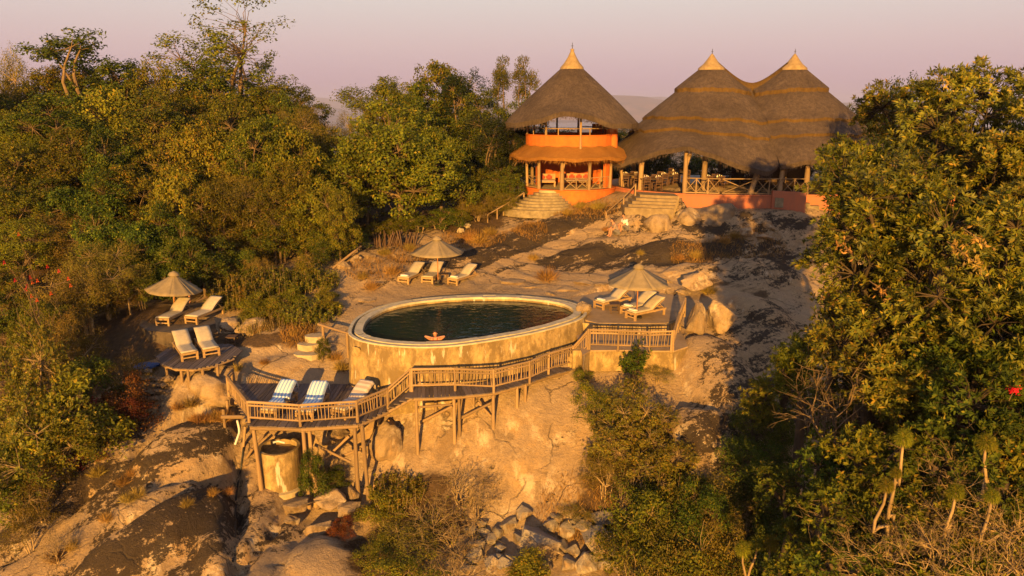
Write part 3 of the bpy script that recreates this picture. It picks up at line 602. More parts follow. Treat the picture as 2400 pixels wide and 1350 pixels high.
# the sloping buttress at the near left corner
bp = P(838, 868, -1.0)
bt = MB().add([P(822, 905, -1.95), P(905, 905, -1.95), P(842, 815, 0.0) + Vector((0, -0.02, 0)), P(826, 812, 0.0), P(822, 893, -1.95) + Vector((0, 1.2, 0)), P(905, 893, -1.95) + Vector((0, 1.2, 0))],
              [(0, 1, 2, 3), (0, 3, 4), (1, 5, 2), (2, 5, 4, 3)]); bt.build('buttress', M['pool_wall'], pool)

# ------------------------------------------------------------------ terrace and viewing platform
t_ = tag(MB().prism(ccw(TERR), -0.55, 0.05).build('terrace', M['terrace']), 'sandy terrace floor beside the pool', None, None, 'structure')
TW = [Vector(P(x, y, 0.05)[:2]) for x, y in [(1352,752),(1400,757.5),(1480,758.5),(1560,757.5),(1590,748)]]
tw_ = MB()
for a, b in zip(TW[:-1], TW[1:]):
    d = (b - a).normalized(); nn = Vector((d.y, -d.x)) * 0.14
    tw_.prism(ccw([a - d * .01 + nn, b + d * .01 + nn, b + d * .01 - nn * 0.1, a - d * .01 - nn * 0.1]), -0.9, 0.03)
o = tag(tw_.build('retaining_wall', M['plaster_cream']), 'low plastered retaining wall along the sun terrace edge', 'wall')
pf = thing('viewing_platform', 'plastered ledge platform fenced with bamboo below the sun terrace', 'platform', (*sum(PLAT, Vector((0, 0))) / len(PLAT), -1.2))
MB().prism(ccw(PLAT), -0.46, -0.40).build('floor', M['terrace'], pf)
MB().prism(ccw(inset(ccw(PLAT), 0.06)), -1.35, -0.463).build('plinth', M['plaster_cream'], pf)

# ------------------------------------------------------------------ timber decks
POLES = [pole_mesh(s, 0.006) for s in range(5)]
STICKS = [pole_mesh(s + 20, 0.012, 5, 3) for s in range(6)]
for pm in POLES + STICKS: pm.materials.append(M['wood'])
PLANK = unit_box('plank'); PLANK.materials.append(M['wood_grey'])
rnd = random.Random(11)
POLES_D = [pole_mesh(s + 60, 0.006) for s in range(3)]
for pm in POLES_D: pm.materials.append(M["wood_dark"])
def yr(poly, x):                 # the y range of a polygon at x
    ys = []
    for i in range(len(poly)):
        a, b = poly[i], poly[(i + 1) % len(poly)]
        if (a[0] > x) != (b[0] > x): ys.append(a[1] + (b[1] - a[1]) * (x - a[0]) / (b[0] - a[0]))
    return (min(ys), max(ys)) if len(ys) >= 2 else None
def plank(parent, c, size, rz, rx=0):
    o = bpy.data.objects.new('plank', PLANK); COL.objects.link(o); o.parent = parent
    o.location = Vector(c) - parent.location; o.scale = size; o.rotation_euler = (rx, 0, rz); return o
def planked(th, poly, z, wd=0.15, gap=0.015):
    xs = [p[0] for p in poly]; x = min(xs) + wd / 2
    while x < max(xs) - 0.02:
        q = yr(poly, x)
        if q and q[1] - q[0] > 0.25:
            plank(th, (x, (q[0] + q[1]) / 2 + rnd.uniform(-.02, .02), z - 0.02 + rnd.uniform(-.006, .006)), (wd - gap, q[1] - q[0], 0.04), rnd.uniform(-.006, .006))
        x += wd
def post(th, x, y, ztop, r=0.075, lean=0.0, name='post'):
    zb = hz(x, y) - 0.3
    pole(name, rnd.choice(POLES), th, (x + lean, y, min(zb, ztop - 0.3)), (x, y, ztop), r)
dk = thing('sun_deck', 'timber sun deck on stilts over the rock below the pool', 'deck', (*sum(DECK, Vector((0, 0))) / len(DECK), DECK_Z - 2.2))
planked(dk, DECK, DECK_Z)
DB = [P(x, y, DECK_Z - 0.13) for x, y in [(585,1006),(704,1010),(838,1002),(912,968)]]
for a, b in zip(DB[:-1], DB[1:]): pole('beam', rnd.choice(POLES), dk, a + Vector((0, .12, 0)), b + Vector((0, .12, 0)), 0.085)
for yb in (25.6, 27.0): pole('beam', rnd.choice(POLES), dk, (DECK[1].x + .5, yb, DECK_Z - .13), (DECK[4].x + .3, yb, DECK_Z - .13), 0.08)
for (px, py), ln in zip([(590,1004),(708,1010),(722,1006),(829,1002),(846,1000)], (0.1, 0.02, 0.05, 0, 0.12)):
    q = P(px, py, DECK_Z - 0.12); post(dk, q.x, q.y + 0.15, DECK_Z - 0.12, 0.085, ln)
for x, y in ((DECK[1].x + .3, 26.3), (DECK[1].x + .1, 27.2), (DECK[4].x + .4, 26.8), ((DECK[2].x + DECK[4].x) / 2, 27.3)): post(dk, x, y, DECK_Z - 0.12)
def brace(th, p0, p1, r=0.06): pole('brace', rnd.choice(POLES), th, p0, p1, r)
brace(dk, D(738,1042,25.2), D(822,1083,25.0)); brace(dk, D(818,1022,25.1), D(760,1078,25.4)); brace(dk, D(800,1070,25.4), D(846,1052,25.0))
brace(dk, D(590,1050,25.0), D(630,1012,25.8)); brace(dk, D(560,1100,26.2), D(600,1040,25.6)); brace(dk, D(575,1000,26.2), D(565,1110,26.0), .055)
brace(dk, D(852,1050,26.0), D(912,985,26.6), .05)

wk = thing('walkway', 'narrow timber walkway on stilts curving along the pool wall', 'walkway', (*P(1156, 918, WALK_Z)[:2], WALK_Z - 1.5))
WF = [P(x, y, WALK_Z) for x, y in [(968,932),(1063,928),(1156.4,919),(1240.7,896),(1286,880),(1357,861)]]
tot = 0
for a, b in zip(WF[:-1], WF[1:]):
    d = (b - a); L = d.length; d.normalize(); nn = Vector((-d.y, d.x, 0)); rz = math.atan2(d.y, d.x); k = int(L / 0.145)
    for j in range(k):
        c = a + d * (L * (j + .5) / k) + nn * 0.52
        plank(wk, (c.x, c.y, WALK_Z - 0.02 + rnd.uniform(-.008, .008)), (L / k - 0.012, 1.1 + rnd.uniform(-.06, .04), 0.04), rz + rnd.uniform(-.02, .02))
    pole('beam', rnd.choice(POLES), wk, a + nn * 0.12 + Vector((0, 0, -.13)), b + nn * 0.12 + Vector((0, 0, -.13)), 0.075)
    pole('beam', rnd.choice(POLES), wk, a + nn * 0.95 + Vector((0, 0, -.13)), b + nn * 0.95 + Vector((0, 0, -.13)), 0.07)
for px, py in ((974,932),(1063,928),(1156,919),(1212,904),(1232,899),(1075,924)):
    q = P(px, py, WALK_Z); post(wk, q.x, q.y + 0.14, WALK_Z - 0.1, 0.075)
for px, py in ((1020,905),(1110,902),(1190,890)):
    q = P(px, py, WALK_Z); post(wk, q.x, q.y, WALK_Z - 0.1, 0.07)
brace(wk, D(985,990,26.6), D(1060,952,25.95)); brace(wk, D(1068,986,26.4), D(1150,945,26.3)); brace(wk, D(1120,942,26.6), D(1150,975,26.6)); brace(wk, D(975,955,26.0), D(1062,948,26.1), .05)
# short stair between deck and walkway
sa = P(912, 962, DECK_Z); sb = P(966, 932, WALK_Z); st_ = thing('timber_stair', 'short timber stair from the sun deck up to the walkway', 'stair', tuple(sa))
dv = (sb - sa); nn = Vector((-dv.y, dv.x, 0)).normalized()
for k in range(4):
    c = sa + dv * ((k + .5) / 4) + nn * 0.5; plank(st_, (c.x, c.y, DECK_Z + (WALK_Z - DECK_Z) * (k + 1) / 4.2), (0.30, 1.05, 0.05), math.atan2(dv.y, dv.x)).name = 'tread'
for s in (0.03, 0.98): pole('stringer', rnd.choice(POLES), st_, sa + nn * s + Vector((0, 0, -.05)), sb + nn * s + Vector((0, 0, -.05)), 0.06)
# stone stair from the walkway to the platform
s0 = P(1350, 858, WALK_Z); s1 = P(1380, 822, -0.4)
ss = thing('stone_stair', 'narrow stone stair from the walkway up to the fenced platform', 'stair', tuple(s0))
for k in range(5):
    c = s0.lerp(s1, (k + .6) / 5) + Vector((0.0, 0.45, 0)); MB().box((c.x - .15, c.y, WALK_Z + 0.9 * (k + .5) / 5 - .5), (0.95, 0.42, 1.0 + rnd.uniform(0, .02)), rnd.uniform(-.1, .1)).build('step', M['plaster_cream'], ss)
# left deck
LDZ = -0.8
LD = [Vector(P(x, y, LDZ)[:2]) for x, y in [(392,818),(366,835),(378,853),(408,863),(452,865),(500,856),(545,838),(570,822),(540,806),(470,806)]]
ld = thing('low_deck', 'small rounded timber deck on short posts among the bushes', 'deck', (*sum(LD, Vector((0, 0))) / len(LD), LDZ - 0.8))
planked(ld, LD, LDZ, 0.13)
for a, b in zip(LD[1:6], LD[2:7]): pole('beam', rnd.choice(POLES), ld, (a.x, a.y + .1, LDZ - .1), (b.x, b.y + .1, LDZ - .1), 0.06)
for px, py in ((385,856),(420,864),(436,866),(470,862),(505,855)): q = P(px, py, LDZ); post(ld, q.x, q.y + .15, LDZ - .08, 0.07)

# ------------------------------------------------------------------ rustic railings
def railing(label, tops, h, r=0.055, nb=16, mid=True, group=None, capless=False, posts_down=0.05, rails=(0.0, 0.16, 0.74)):
    base = tops[0] - Vector((0, 0, h)); th = thing('railing', label, 'railing', tuple(base), 0, group)
    for i, p in enumerate(tops):
        pole('post', rnd.choice(POLES), th, p - Vector((rnd.uniform(-.02, .02), 0, h + posts_down)), p + Vector((0, 0, 0.05)), r * 1.1)
    for a, b in zip(tops[:-1], tops[1:]):
        for k, f in enumerate(rails):
            pole('rail', rnd.choice(POLES), th, a - Vector((0, 0, f * h)), b - Vector((0, 0, f * h)), r * (1.0 if k == 0 else 0.72))
        L = (b - a).length; m = max(3, int(L * nb / 2.0))
        for j in range(1, m):
            p = a.lerp(b, (j + rnd.uniform(-.2, .2)) / m); tl = (b - a).normalized() * rnd.uniform(-.05, .05)
            pole('baluster', rnd.choice(STICKS), th, p - Vector((0, 0, h * (rails[-1] + rnd.uniform(0, .05)))) + tl, p - Vector((0, 0, h * 0.05)), rnd.uniform(0.014, 0.022))
    return th
RD = [P(x, y, -1.08) for x, y in [(545,865),(532,882),(580,942),(701,950),(835,941),(907,912)]]
railing('weathered stick railing enclosing the sun deck with the striped towels', RD, 0.82)
railing('sloping stick railing of the short timber stair', [RD[-1] + Vector((.03, .03, 0)), P(964.6, 866, -.4) + Vector((-.06, 0, 0))], 0.85, 0.05, 16)
RW = [P(x, y, -0.4) for x, y in [(964.6,866),(1065,864.4),(1156.4,868),(1240.7,848),(1287,828.6),(1343,812.5)]]
railing('long stick railing along the walkway under the pool wall', RW, 0.88)
RP = [P(x, y, 0.45) for x, y in [(1384,773),(1450,775),(1524,778),(1576,776.6)]]
railing('sloping stick railing up the stone stair to the platform', [RW[-1] + Vector((.05, .05, 0)), RP[0] + Vector((-.08, 0, 0))], 0.85, 0.05, 18)
railing('upright bamboo railing along the front of the fenced platform', RP, 0.85, 0.05, 17)
RR = [RP[-1] + Vector((.07, .05, 0)), D(1592,735,30.2), D(1606,700,31.6)]
railing('weathered railing climbing beside the pale boulder', RR, 0.8, 0.055, 14)
# two-post handrail left of the pool
hr = thing('handrail', 'two post timber handrail left of the pool rim', 'handrail', tuple(P(760, 800, -0.75)))
A_ = D(746,760,31.4); B_ = D(818,782,29.9)
pole('rail', POLES[0], hr, A_, B_, 0.06)
pole('post', POLES[1], hr, (A_.x + .25, A_.y - .2, hz(A_.x, A_.y) - .2), A_ + Vector((.25, -.2, 0)), 0.07); pole('post', POLES[2], hr, (B_.x - .1, B_.y + .05, B_.z - 1.1), B_ + Vector((-.1, .05, 0)), 0.07)

# ------------------------------------------------------------------ thatched buildings
def fringe(mb_pts, nrm_out, seed, length=0.28, width=0.02, per=14, down=0.9):   # loose straw ends hanging along an eave; mb_pts is a closed loop of points
    r = random.Random(seed); V = []; T = []
    m = len(mb_pts)
    for i in range(m):
        a = Vector(mb_pts[i]); b = Vector(mb_pts[(i + 1) % m])
        if (b - a).length > 2: continue
        for j in range(int(per * (b - a).length) + 1):
            p = a.lerp(b, r.random()) + Vector((r.uniform(-.03, .03), r.uniform(-.03, .03), r.uniform(-.12, .10))); o = (p - nrm_out); o.z = 0; o.normalize()
            d = (o * r.uniform(.2, .9) + Vector((r.uniform(-.3, .3), r.uniform(-.3, .3), -down * r.uniform(.5, 1.2)))).normalized() * length * r.uniform(.5, 1.2)
            s = d.cross(Vector((0, 0, 1))).normalized() * width; k = len(V)
            V += [p - s, p + s, p + d]; T.append((k, k + 1, k + 2))
    return mesh_tri('straw', V, T)
def polar_shell(fn, Rf, c, n_t=96, n_r=16, r0=0.0, thick=0.3, two=True, z_off=0.0, closed_range=None):
    """roof skin: fn(x, y, r, a) is the height, Rf(a) the edge radius; returns top+underside mesh builder and the edge strip builder"""
    top = MB(); edge = MB(); V = []; Fc = []; loop = []
    for i in range(n_r + 1):
        for k in range(n_t):
            a = 2 * math.pi * k / n_t; R = Rf(a); r = r0 + (R - r0) * i / n_r
            x = c[0] + r * math.cos(a); y = c[1] + r * math.sin(a); V.append(Vector((x, y, fn(x, y, r, a) + z_off)))
    for i in range(n_r):
        for k in range(n_t):
            k2 = (k + 1) % n_t; Fc.append((i * n_t + k, (i + 1) * n_t + k, (i + 1) * n_t + k2, i * n_t + k2))
    top.add(V, Fc); loop = V[-n_t:]
    under = [Vector((c[0] + (p.x - c[0]) * 0.985, c[1] + (p.y - c[1]) * 0.985, p.z - thick)) for p in loop]
    edge.add(list(loop) + under, [(k, n_t + k, n_t + (k + 1) % n_t, (k + 1) % n_t) for k in range(n_t)])
    if two:
        U = [p - Vector((0, 0, thick)) for p in V[:-n_t]] + under
        top.add(U, [tuple(reversed(f)) for f in Fc])
    return top, edge, loop, under
def finial(th, p, s=1.0):
    MB().tube([p, p + Vector((0, 0, .55 * s))], [0.03, 0.015], 6).tube([p + Vector((-.12 * s, 0, .3 * s)), p + Vector((.12 * s, 0, .3 * s))], 0.015, 5).lathe([(0.0, .5 * s), (.05 * s, .55 * s), (0.0, .62 * s)], 8, tuple(p)).build('finial', M['iron'], th)

# ---- round two-storey lookout
TY = 52.0; TC = D(1335, 447, TY); TF = P(1320, 449, 4.0).z; TX = TC.x
FLO = 4.0; TR = 3.15
tower = thing('lookout_hut', 'round two storey orange plastered hut with a tall conical thatched roof', 'hut', (TX, TY, 2.6))
MB().lathe([(TR + .12, 1.6), (TR + .08, FLO - 0.10), (TR + .16, FLO - 0.08), (TR + .16, FLO), (0, FLO)], 48, (TX, TY, 0)).build('plinth', M['plaster_orange'], tower, False)
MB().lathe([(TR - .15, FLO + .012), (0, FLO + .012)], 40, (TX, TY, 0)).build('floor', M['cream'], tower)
def arc_wall(mb, r0, r1, a0, a1, z0, z1, c, n=24):
    V = []; 
    for k in range(n + 1):
        a = a0 + (a1 - a0) * k / n
        for r, z in ((r1, z0), (r1, z1), (r0, z1), (r0, z0)): V.append((c[0] + r * math.cos(a), c[1] + r * math.sin(a), z))
    Fc = []
    for k in range(n):
        for j in range(4): Fc.append((4 * k + j, 4 * (k + 1) + j, 4 * (k + 1) + (j + 1) % 4, 4 * k + (j + 1) % 4))
    Fc += [(0, 1, 2, 3), tuple(4 * n + q for q in (3, 2, 1, 0))]
    mb.add(V, Fc); return mb
UF = FLO + 2.75
arc_wall(MB(), TR - .9, TR - .7, math.radians(20), math.radians(200), FLO + .02, FLO + 2.5, (TX, TY)).build('back_wall', M['plaster_orange'], tower)
arc_wall(MB(), TR - .35, TR - .15, math.radians(-40), math.radians(15), FLO + .02, FLO + 2.4, (TX, TY), 10).build('side_wall', M['plaster_orange'], tower)
MB().lathe([(TR - .05, UF - .25), (TR - .05, UF), (0, UF)], 48, (TX, TY, 0)).build('upper_floor', M['floor'], tower)
MB().lathe([(0, UF - .25), (TR - .05, UF - .25)], 48, (TX, TY, 0)).build('ceiling', M['wood_dark'], tower)
PT = FLO + 3.62
par = MB().lathe([(TR, UF - .3), (TR, PT - .06), (TR + .04, PT - .04), (TR + .04, PT), (TR - .18, PT), (TR - .18, UF)], 48, (TX, TY, 0)); par.build('parapet', M['plaster_orange'], tower, False)
ca = math.radians(-25); ccx, ccy = TX + (TR - .15) * math.cos(ca), TY + (TR - .15) * math.sin(ca)
MB().lathe([(.42, UF - .4), (.40, UF + 2.3)], 20, (ccx, ccy, 0)).build('column', M['plaster_orange'], tower, True)
arc_wall(MB(), TR - .1, TR + .12, math.radians(-15), math.radians(55), UF - .1, UF + 1.5, (TX, TY), 10).build('stair_wall', M['plaster_orange'], tower)
# skirt roof
def skf(x, y, r, a): return PT - 0.72 - (r - TR) * 0.60 - 0.05 * math.sin(a * 7) * ((r - TR) / 1.1) ** 2 + .03 * math.sin(a * 17)
top, edge, lp, un = polar_shell(skf, lambda a: TR + 1.16 + .03 * math.sin(5 * a), (TX, TY), 120, 6, TR + .02, .22)
sk_ = top.build('skirt_roof', M['thatch_new'], tower, True); edge.build('eave_edge', M['thatch_new'], sk_)
o = link('eave_straw', fringe([q - tower.location for q in un], Vector((0, 0, 0)), 4, .22, .018, 26), M['thatch_new'], sk_); o['kind'] = 'stuff'
# main cone
AP = 12.65; RE = 4.72
def tlift(x, y, a):
    f = 0.88 * math.exp(-((x - (TX - .45)) / 2.2) ** 2) if y < TY else 0.85 * math.exp(-((x - TX) / 2.2) ** 2)
    return f - 0.05 * math.exp(-((x - (TX + 2.6)) / .8) ** 2)
def tcone(x, y, r, a):
    t = r / RE; z = AP - 4.35 * (0.93 * t + 0.07 * t ** 3)
    return z + tlift(x, y, a) * max(0, (t - .45) / .55) ** 2 + 0.03 * math.sin(a * 13) * t
top, edge, lp, un = polar_shell(tcone, lambda a: RE + .05 * math.sin(3 * a), (TX, TY), 120, 22, 0.02, .32)
rf_ = top.build('roof', M['thatch'], tower, True); edge.build('eave_edge', M['thatch'], rf_)
o = link('eave_straw', fringe([q - tower.location for q in un], Vector((0, 0, 0)), 5, .22, .018, 26), M['thatch'], rf_); o['kind'] = 'stuff'
MB().lathe([(.82, AP - .72), (.80, AP - .58), (.55, AP - .30), (.30, AP + .10), (.15, AP + .42), (.11, AP + .50), (.15, AP + .56), (.10, AP + .64), (0, AP + .66)], 28, (TX, TY, 0)).build('roof_cap', M['cap'], rf_, True)
finial(rf_, Vector((TX, TY, AP + .62)), 0.7)
# posts
def rustic(th, a, b, r, fork=None, name='post'):
    pole(name, rnd.choice(POLES), th, a, b, r)
    if fork:
        m_ = Vector(a).lerp(Vector(b), .55); pole('branch_stub', rnd.choice(POLES), th, m_, Vector(b) + Vector((fork, 0, -.05)), r * .6)
for px, rr, fk in ((1232, .1, 0), (1264, .13, 0), (1316, .15, .35), (1380, .12, 0), (1434, .11, 0)):
    x = D(px, 447, 49.3).x; dx = max(-TR + .1, min(TR - .1, x - TX)); y = TY - math.sqrt(max(0, TR ** 2 - dx * dx)) + .1
    rustic(tower, (TX + dx, y, FLO - .02), (TX + dx * 1.02, y - .05, FLO + 2.35), rr, fk)
for a in (30, 80, 130, 165): x, y = TX + (TR - .4) * math.cos(math.radians(a)), TY + (TR - .4) * math.sin(math.radians(a)); rustic(tower, (x, y, FLO), (x, y, FLO + 2.7), .12)
for px, dd in ((1233, 0), (1280, 0), (1359, -.25)):
    x = D(px, 330, 49.3).x; dx = max(-TR + .1, min(TR - .1, x - TX)); y = TY - math.sqrt(max(0, TR ** 2 - dx * dx)) + .06 + dd
    rustic(tower, (TX + dx, y, PT - .04 + (-.85 if dd else 0)), (TX + dx, y, PT + 1.75), .085)
for a in (35, 75, 105, 145, 175): x, y = TX + (TR - .1) * math.cos(math.radians(a)), TY + (TR - .1) * math.sin(math.radians(a)); rustic(tower, (x, y, PT - .03), (x, y, PT + 1.6), .075)
for z, s in ((PT + .42, 1),):
    pv_ = None
    for k in range(-3, 27):
        a = math.radians(150 + k * 10 + 20); q = Vector((TX + (TR - .08) * math.cos(a), TY + (TR - .08) * math.sin(a), z))
        if pv_ is not None: pole('guard_rail', POLES[k % 5], tower, pv_, q, .035)
        if k % 4 == 0: pole('guard_post', POLES[k % 5], tower, q - Vector((0, 0, .44)), q, .04)
        pv_ = q
# ground floor railing with crossed poles
def xbay(th, a, b, h, r=.03, n=1):
    for f in (1.0, 0.06): pole('rail', rnd.choice(POLES), th, a + Vector((0, 0, h * f)), b + Vector((0, 0, h * f)), r)
    for k in range(n):
        p, q = a.lerp(b, k / n), a.lerp(b, (k + 1) / n)
        pole('cross_pole', rnd.choice(STICKS), th, p + Vector((0, 0, h * .08)), q + Vector((0, 0, h * .97)), r * .7); pole('cross_pole', rnd.choice(STICKS), th, p + Vector((0, .03, h * .97)), q + Vector((0, .03, h * .08)), r * .7)
        if k: pole('rail_post', rnd.choice(POLES), th, p, p + Vector((0, 0, h)), r * 1.2)
def tp(px): x = D(px, 447, 49.3).x; dx = max(-TR + .12, min(TR - .12, x - TX)); return Vector((TX + dx, TY - math.sqrt(max(0, TR ** 2 - dx * dx)) + .16, FLO))
for a, b, n_ in ((1238, 1262, 1), (1322, 1378, 2), (1384, 1432, 2)): xbay(tower, tp(a), tp(b), .78, .035, n_)
# fan of round steps
sc_ = tp(1290)
stp = thing('fan_steps', 'fan of rounded stone steps below the lookout hut entrance', 'steps', (sc_.x - .3, sc_.y - .6, 2.3))
for k in range(8):
    r = 0.8 + k * 0.26; z = FLO - 0.03 - k * 0.165; V = []
    for j in range(21): a = math.pi + math.pi * j / 20; V.append(Vector((sc_.x - k * .09 + r * math.cos(a) * (1.0), sc_.y + .15 + r * .80 * math.sin(a))))
    MB().prism(ccw(V), z - .5, z).build('step', M['cream'] if k == 0 else M['step_stone'], stp)
th = thing('handrail', 'timber handrail of the round stone steps', 'handrail', tuple(D(1142, 532, 47.5)))
HP = [D(1228, 452, 49.5), D(1192, 475, 48.6), D(1143, 503, 47.4)]
for a, b in zip(HP[:-1], HP[1:]): pole('rail', POLES[1], th, a, b, .05)
for q, hh in ((HP[0], .8), (HP[1], 1.0), (HP[2], .95), (HP[2].lerp(HP[1], .45), .9), (HP[1].lerp(HP[0], .5), .9)): pole('post', rnd.choice(POLES), th, q - Vector((0, 0, hh + .15)), q, .055)

# ---- twin-peaked dining hut
HY = 53.3; CL = D(1668, 145, HY); CR = D(1858, 145, HY + .3); CR.y = HY
HAP = 11.95; SL = 0.80; HR = 7.5; xm = (CL.x + CR.x) / 2; hs = (CR.x - CL.x) / 2; SAD = 10.25
xa = D(1605, 357, 46).x; xv = D(1800, 393, 46).x; xr = D(1880, 380, 46).x
def hlift(x, y):
    if y < HY: f = 1.2 * math.exp(-((x - xa) / 2.4) ** 2) - .25 * math.exp(-((x - xv) / 1.2) ** 2) + .30 * math.exp(-((x - xr) / 1.6) ** 2) - .15 * math.exp(-((x - (CL.x - 6.6)) / 1.5) ** 2)
    else: f = .9 * math.exp(-((x - CL.x) / 2.5) ** 2) + .8 * math.exp(-((x - CR.x) / 2.5) ** 2)
    return f
def hroof(x, y):
    r1 = math.hypot(x - CL.x, y - HY); r2 = math.hypot(x - CR.x, y - HY); r = min(r1, r2)
    z = HAP - SL * r - .02 * max(0, r - 5) ** 2
    if CL.x < x < CR.x:
        rz_ = SAD + (HAP - SAD) * (abs(x - xm) / hs) ** 1.7 - 1.30 * abs(y - HY) * (1 - .25 * math.exp(-abs(y - HY)))
        k = .35; z = z + max(0, k - abs(z - rz_)) ** 2 / (4 * k) if z > rz_ else rz_ + max(0, k - abs(z - rz_)) ** 2 / (4 * k)
    t = r / HR; return z + hlift(x, y) * max(0, (t - .5) / .5) ** 1.6
hut = thing('dining_hut', 'wide open sided dining hut with a twin peaked layered thatched roof', 'hut', ((CL.x + CR.x) / 2, HY, 2.6))
for side, C0 in ((-1, CL), (1, CR)):
    def clipR(a, R):
        cx_ = math.cos(a) * (-side)          # positive towards the other peak
        return min(R, (hs) / cx_) if cx_ > 1e-4 else R
    layers = [('lower', HR, 0.0, .30), ('third', 5.55, .22, .40), ('second', 4.6, .44, .42), ('crown', 2.45, .72, .48)]
    for nm, R, off, tk in layers:
        def Rf(a, R=R):
            q = R * (1 + .012 * math.sin(9 * a + R) + .008 * math.sin(23 * a))
            if R < HR and math.sin(a) < 0: q *= 1 + .16 * max(0, math.cos(a) * (-side)) ** 2
            return clipR(a, q)
        top, edge, lp, un = polar_shell(lambda x, y, r, a: hroof(x, y) + .018 * math.sin(a * 31), Rf, (C0.x, HY), 128, 20, .02, tk, nm == 'lower', off)
        ly_ = top.build('thatch_layer', M['thatch'], hut, True)
        eo = MB(); keep = []                 # no cut edge in the valley where the two roofs meet
        eo.v = edge.v; eo.f = [f for f in edge.f if not all(abs(edge.v[i][0] - xm) < .12 for i in f)]
        eo.build('layer_edge', M['thatch_gold'] if nm != 'lower' else M['thatch'], ly_)
        un2 = [q for q in un if abs(q.x - xm) > .15]
        o = link('layer_straw', fringe([q - hut.location for q in un2], Vector((C0.x - hut.location.x, 0, 0)), 7 + int(R * 10), .24, .018, 22), M['thatch_gold'] if nm != 'lower' else M['thatch'], ly_); o['kind'] = 'stuff'
    z0 = HAP + .70
    cp = MB()
    n_t = 40; prof = [(.92, -.70), (.90, -.56), (.56, -.28), (.30, .06), (.14, .30), (.05, .40), (0, .42)]
    cp.lathe([(r, z0 + z) for r, z in prof], n_t, (C0.x, HY, 0)); cp.build('roof_cap', M['cap'], hut, True); finial(hut, Vector((C0.x, HY, z0 + .38)), .6)
rg = MB(); V = []; Fc = []; nr = 24
for k in range(nr + 1):
    x = CL.x + .3 + (CR.x - CL.x - .6) * k / nr; zt = hroof(x, HY) + .80
    wd = .26 + .35 * (abs(x - xm) / hs) ** 2
    for yy, dz in ((-wd, -.42 - .3 * wd), (-wd, -.28 - .3 * wd), (-.16, 0.04), (.16, 0.04), (wd, -.28 - .3 * wd), (wd, -.42 - .3 * wd)): V.append((x, HY + yy, zt + dz))
for k in range(nr):
    for j in range(5): Fc.append((6 * k + j, 6 * k + j + 1, 6 * k + 7 + j, 6 * k + 6 + j))
rg.add(V, Fc).build('ridge_cap', M['thatch_gold'], hut, True)
# plinth and floor
FH = 4.0; FR = 6.95
def foot(R, n=72):
    pts = []
    for k in range(n):
        a = 2 * math.pi * k / n; dx = math.cos(a); cx_ = CL.x if dx < 0 else CR.x
        pts.append(Vector((cx_ + R * dx, HY + R * math.sin(a))))
    return pts
fp = foot(FR)
MB().prism(ccw(fp), 1.5, FH - .08).build('plinth', M['plaster_red'], hut)
MB().prism(ccw(foot(FR + .07)), FH - .079, FH).build('plinth_coping', M['plaster_red'], hut)
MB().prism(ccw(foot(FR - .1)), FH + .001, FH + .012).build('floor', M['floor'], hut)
def hp(px, back=.25):           # a place on the front edge of the floor
    best = None
    for k in range(len(fp)):
        a, b = fp[k], fp[(k + 1) % len(fp)]
        if (a.y + b.y) / 2 > HY: continue
        for j in range(4):
            q = a.lerp(b, j / 4); v = Vector((q.x, q.y, FH)) - CAM; u = 1200 + F * v.x / v.dot(FW)
            if best is None or abs(u - px) < best[0]: best = (abs(u - px), q)
    q = best[1]; c = Vector(((CL.x if q.x < CL.x else CR.x if q.x > CR.x else q.x), HY)); d = (c - q).normalized() * back
    return Vector((q.x + d.x, q.y + d.y, FH))
for px, zt, rr, ln, fk in ((1448, 1.9, .12, -.15, 0), (1498, 2.35, .20, 0.02, 0), (1600, 2.75, .17, 0, .32), (1748, 1.55, .20, .38, 0), (1812, 1.5, .17, .1, 0), (1900, 1.8, .18, 0, 0), (1980, 1.6, .18, 0, 0)):
    q = hp(px); rustic(hut, q - Vector((ln, 0, .02)), q + Vector((ln * .3, .1, zt)), rr, fk)
q = hp(1648, 1.6); rustic(hut, q, q + Vector((0, 0, 3.3)), .2)
for x, y in ((CL.x, HY + 5.8), (CL.x - 4.5, HY + 4), (CL.x + 2.8, HY + 6), (CR.x + 1, HY + 6), (CR.x + 4.6, HY + 4), (CL.x - 6, HY + .4), (CL.x, HY), (CR.x, HY)): rustic(hut, (x, y, FH), (x, y, FH + 3.0), .18)
for a, b, n_ in ((1604, 1690, 3), (1694, 1746, 1), (1752, 1810, 2), (1816, 1888, 2)): xbay(hut, hp(a, .18), hp(b, .18), .98, .04, n_)
# dark inner partition and bar at the right
bx_ = thing('bar_counter', 'dark timber bar counter at the back of the dining hut', 'bar', (CR.x - .2, HY + 1.5, FH))
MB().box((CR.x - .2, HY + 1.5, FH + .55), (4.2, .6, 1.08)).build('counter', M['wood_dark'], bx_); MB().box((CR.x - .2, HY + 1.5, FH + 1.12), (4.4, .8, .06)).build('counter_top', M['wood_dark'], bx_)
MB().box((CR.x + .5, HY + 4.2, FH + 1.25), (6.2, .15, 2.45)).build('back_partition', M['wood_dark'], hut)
for k in range(9):
    b = MB().lathe([(.0, 0), (.04, 0), (.04, .18), (.014, .25), (.014, .31), (0, .31)], 8).mesh('bottle'); o = link('bottle', b, M['glass_white'], None, (CR.x - 2.1 + k * .45, HY + 1.5, FH + 1.151))
    tag(o, 'pale bottle standing on the dark bar counter', 'bottle', 'bottles on the bar counter')
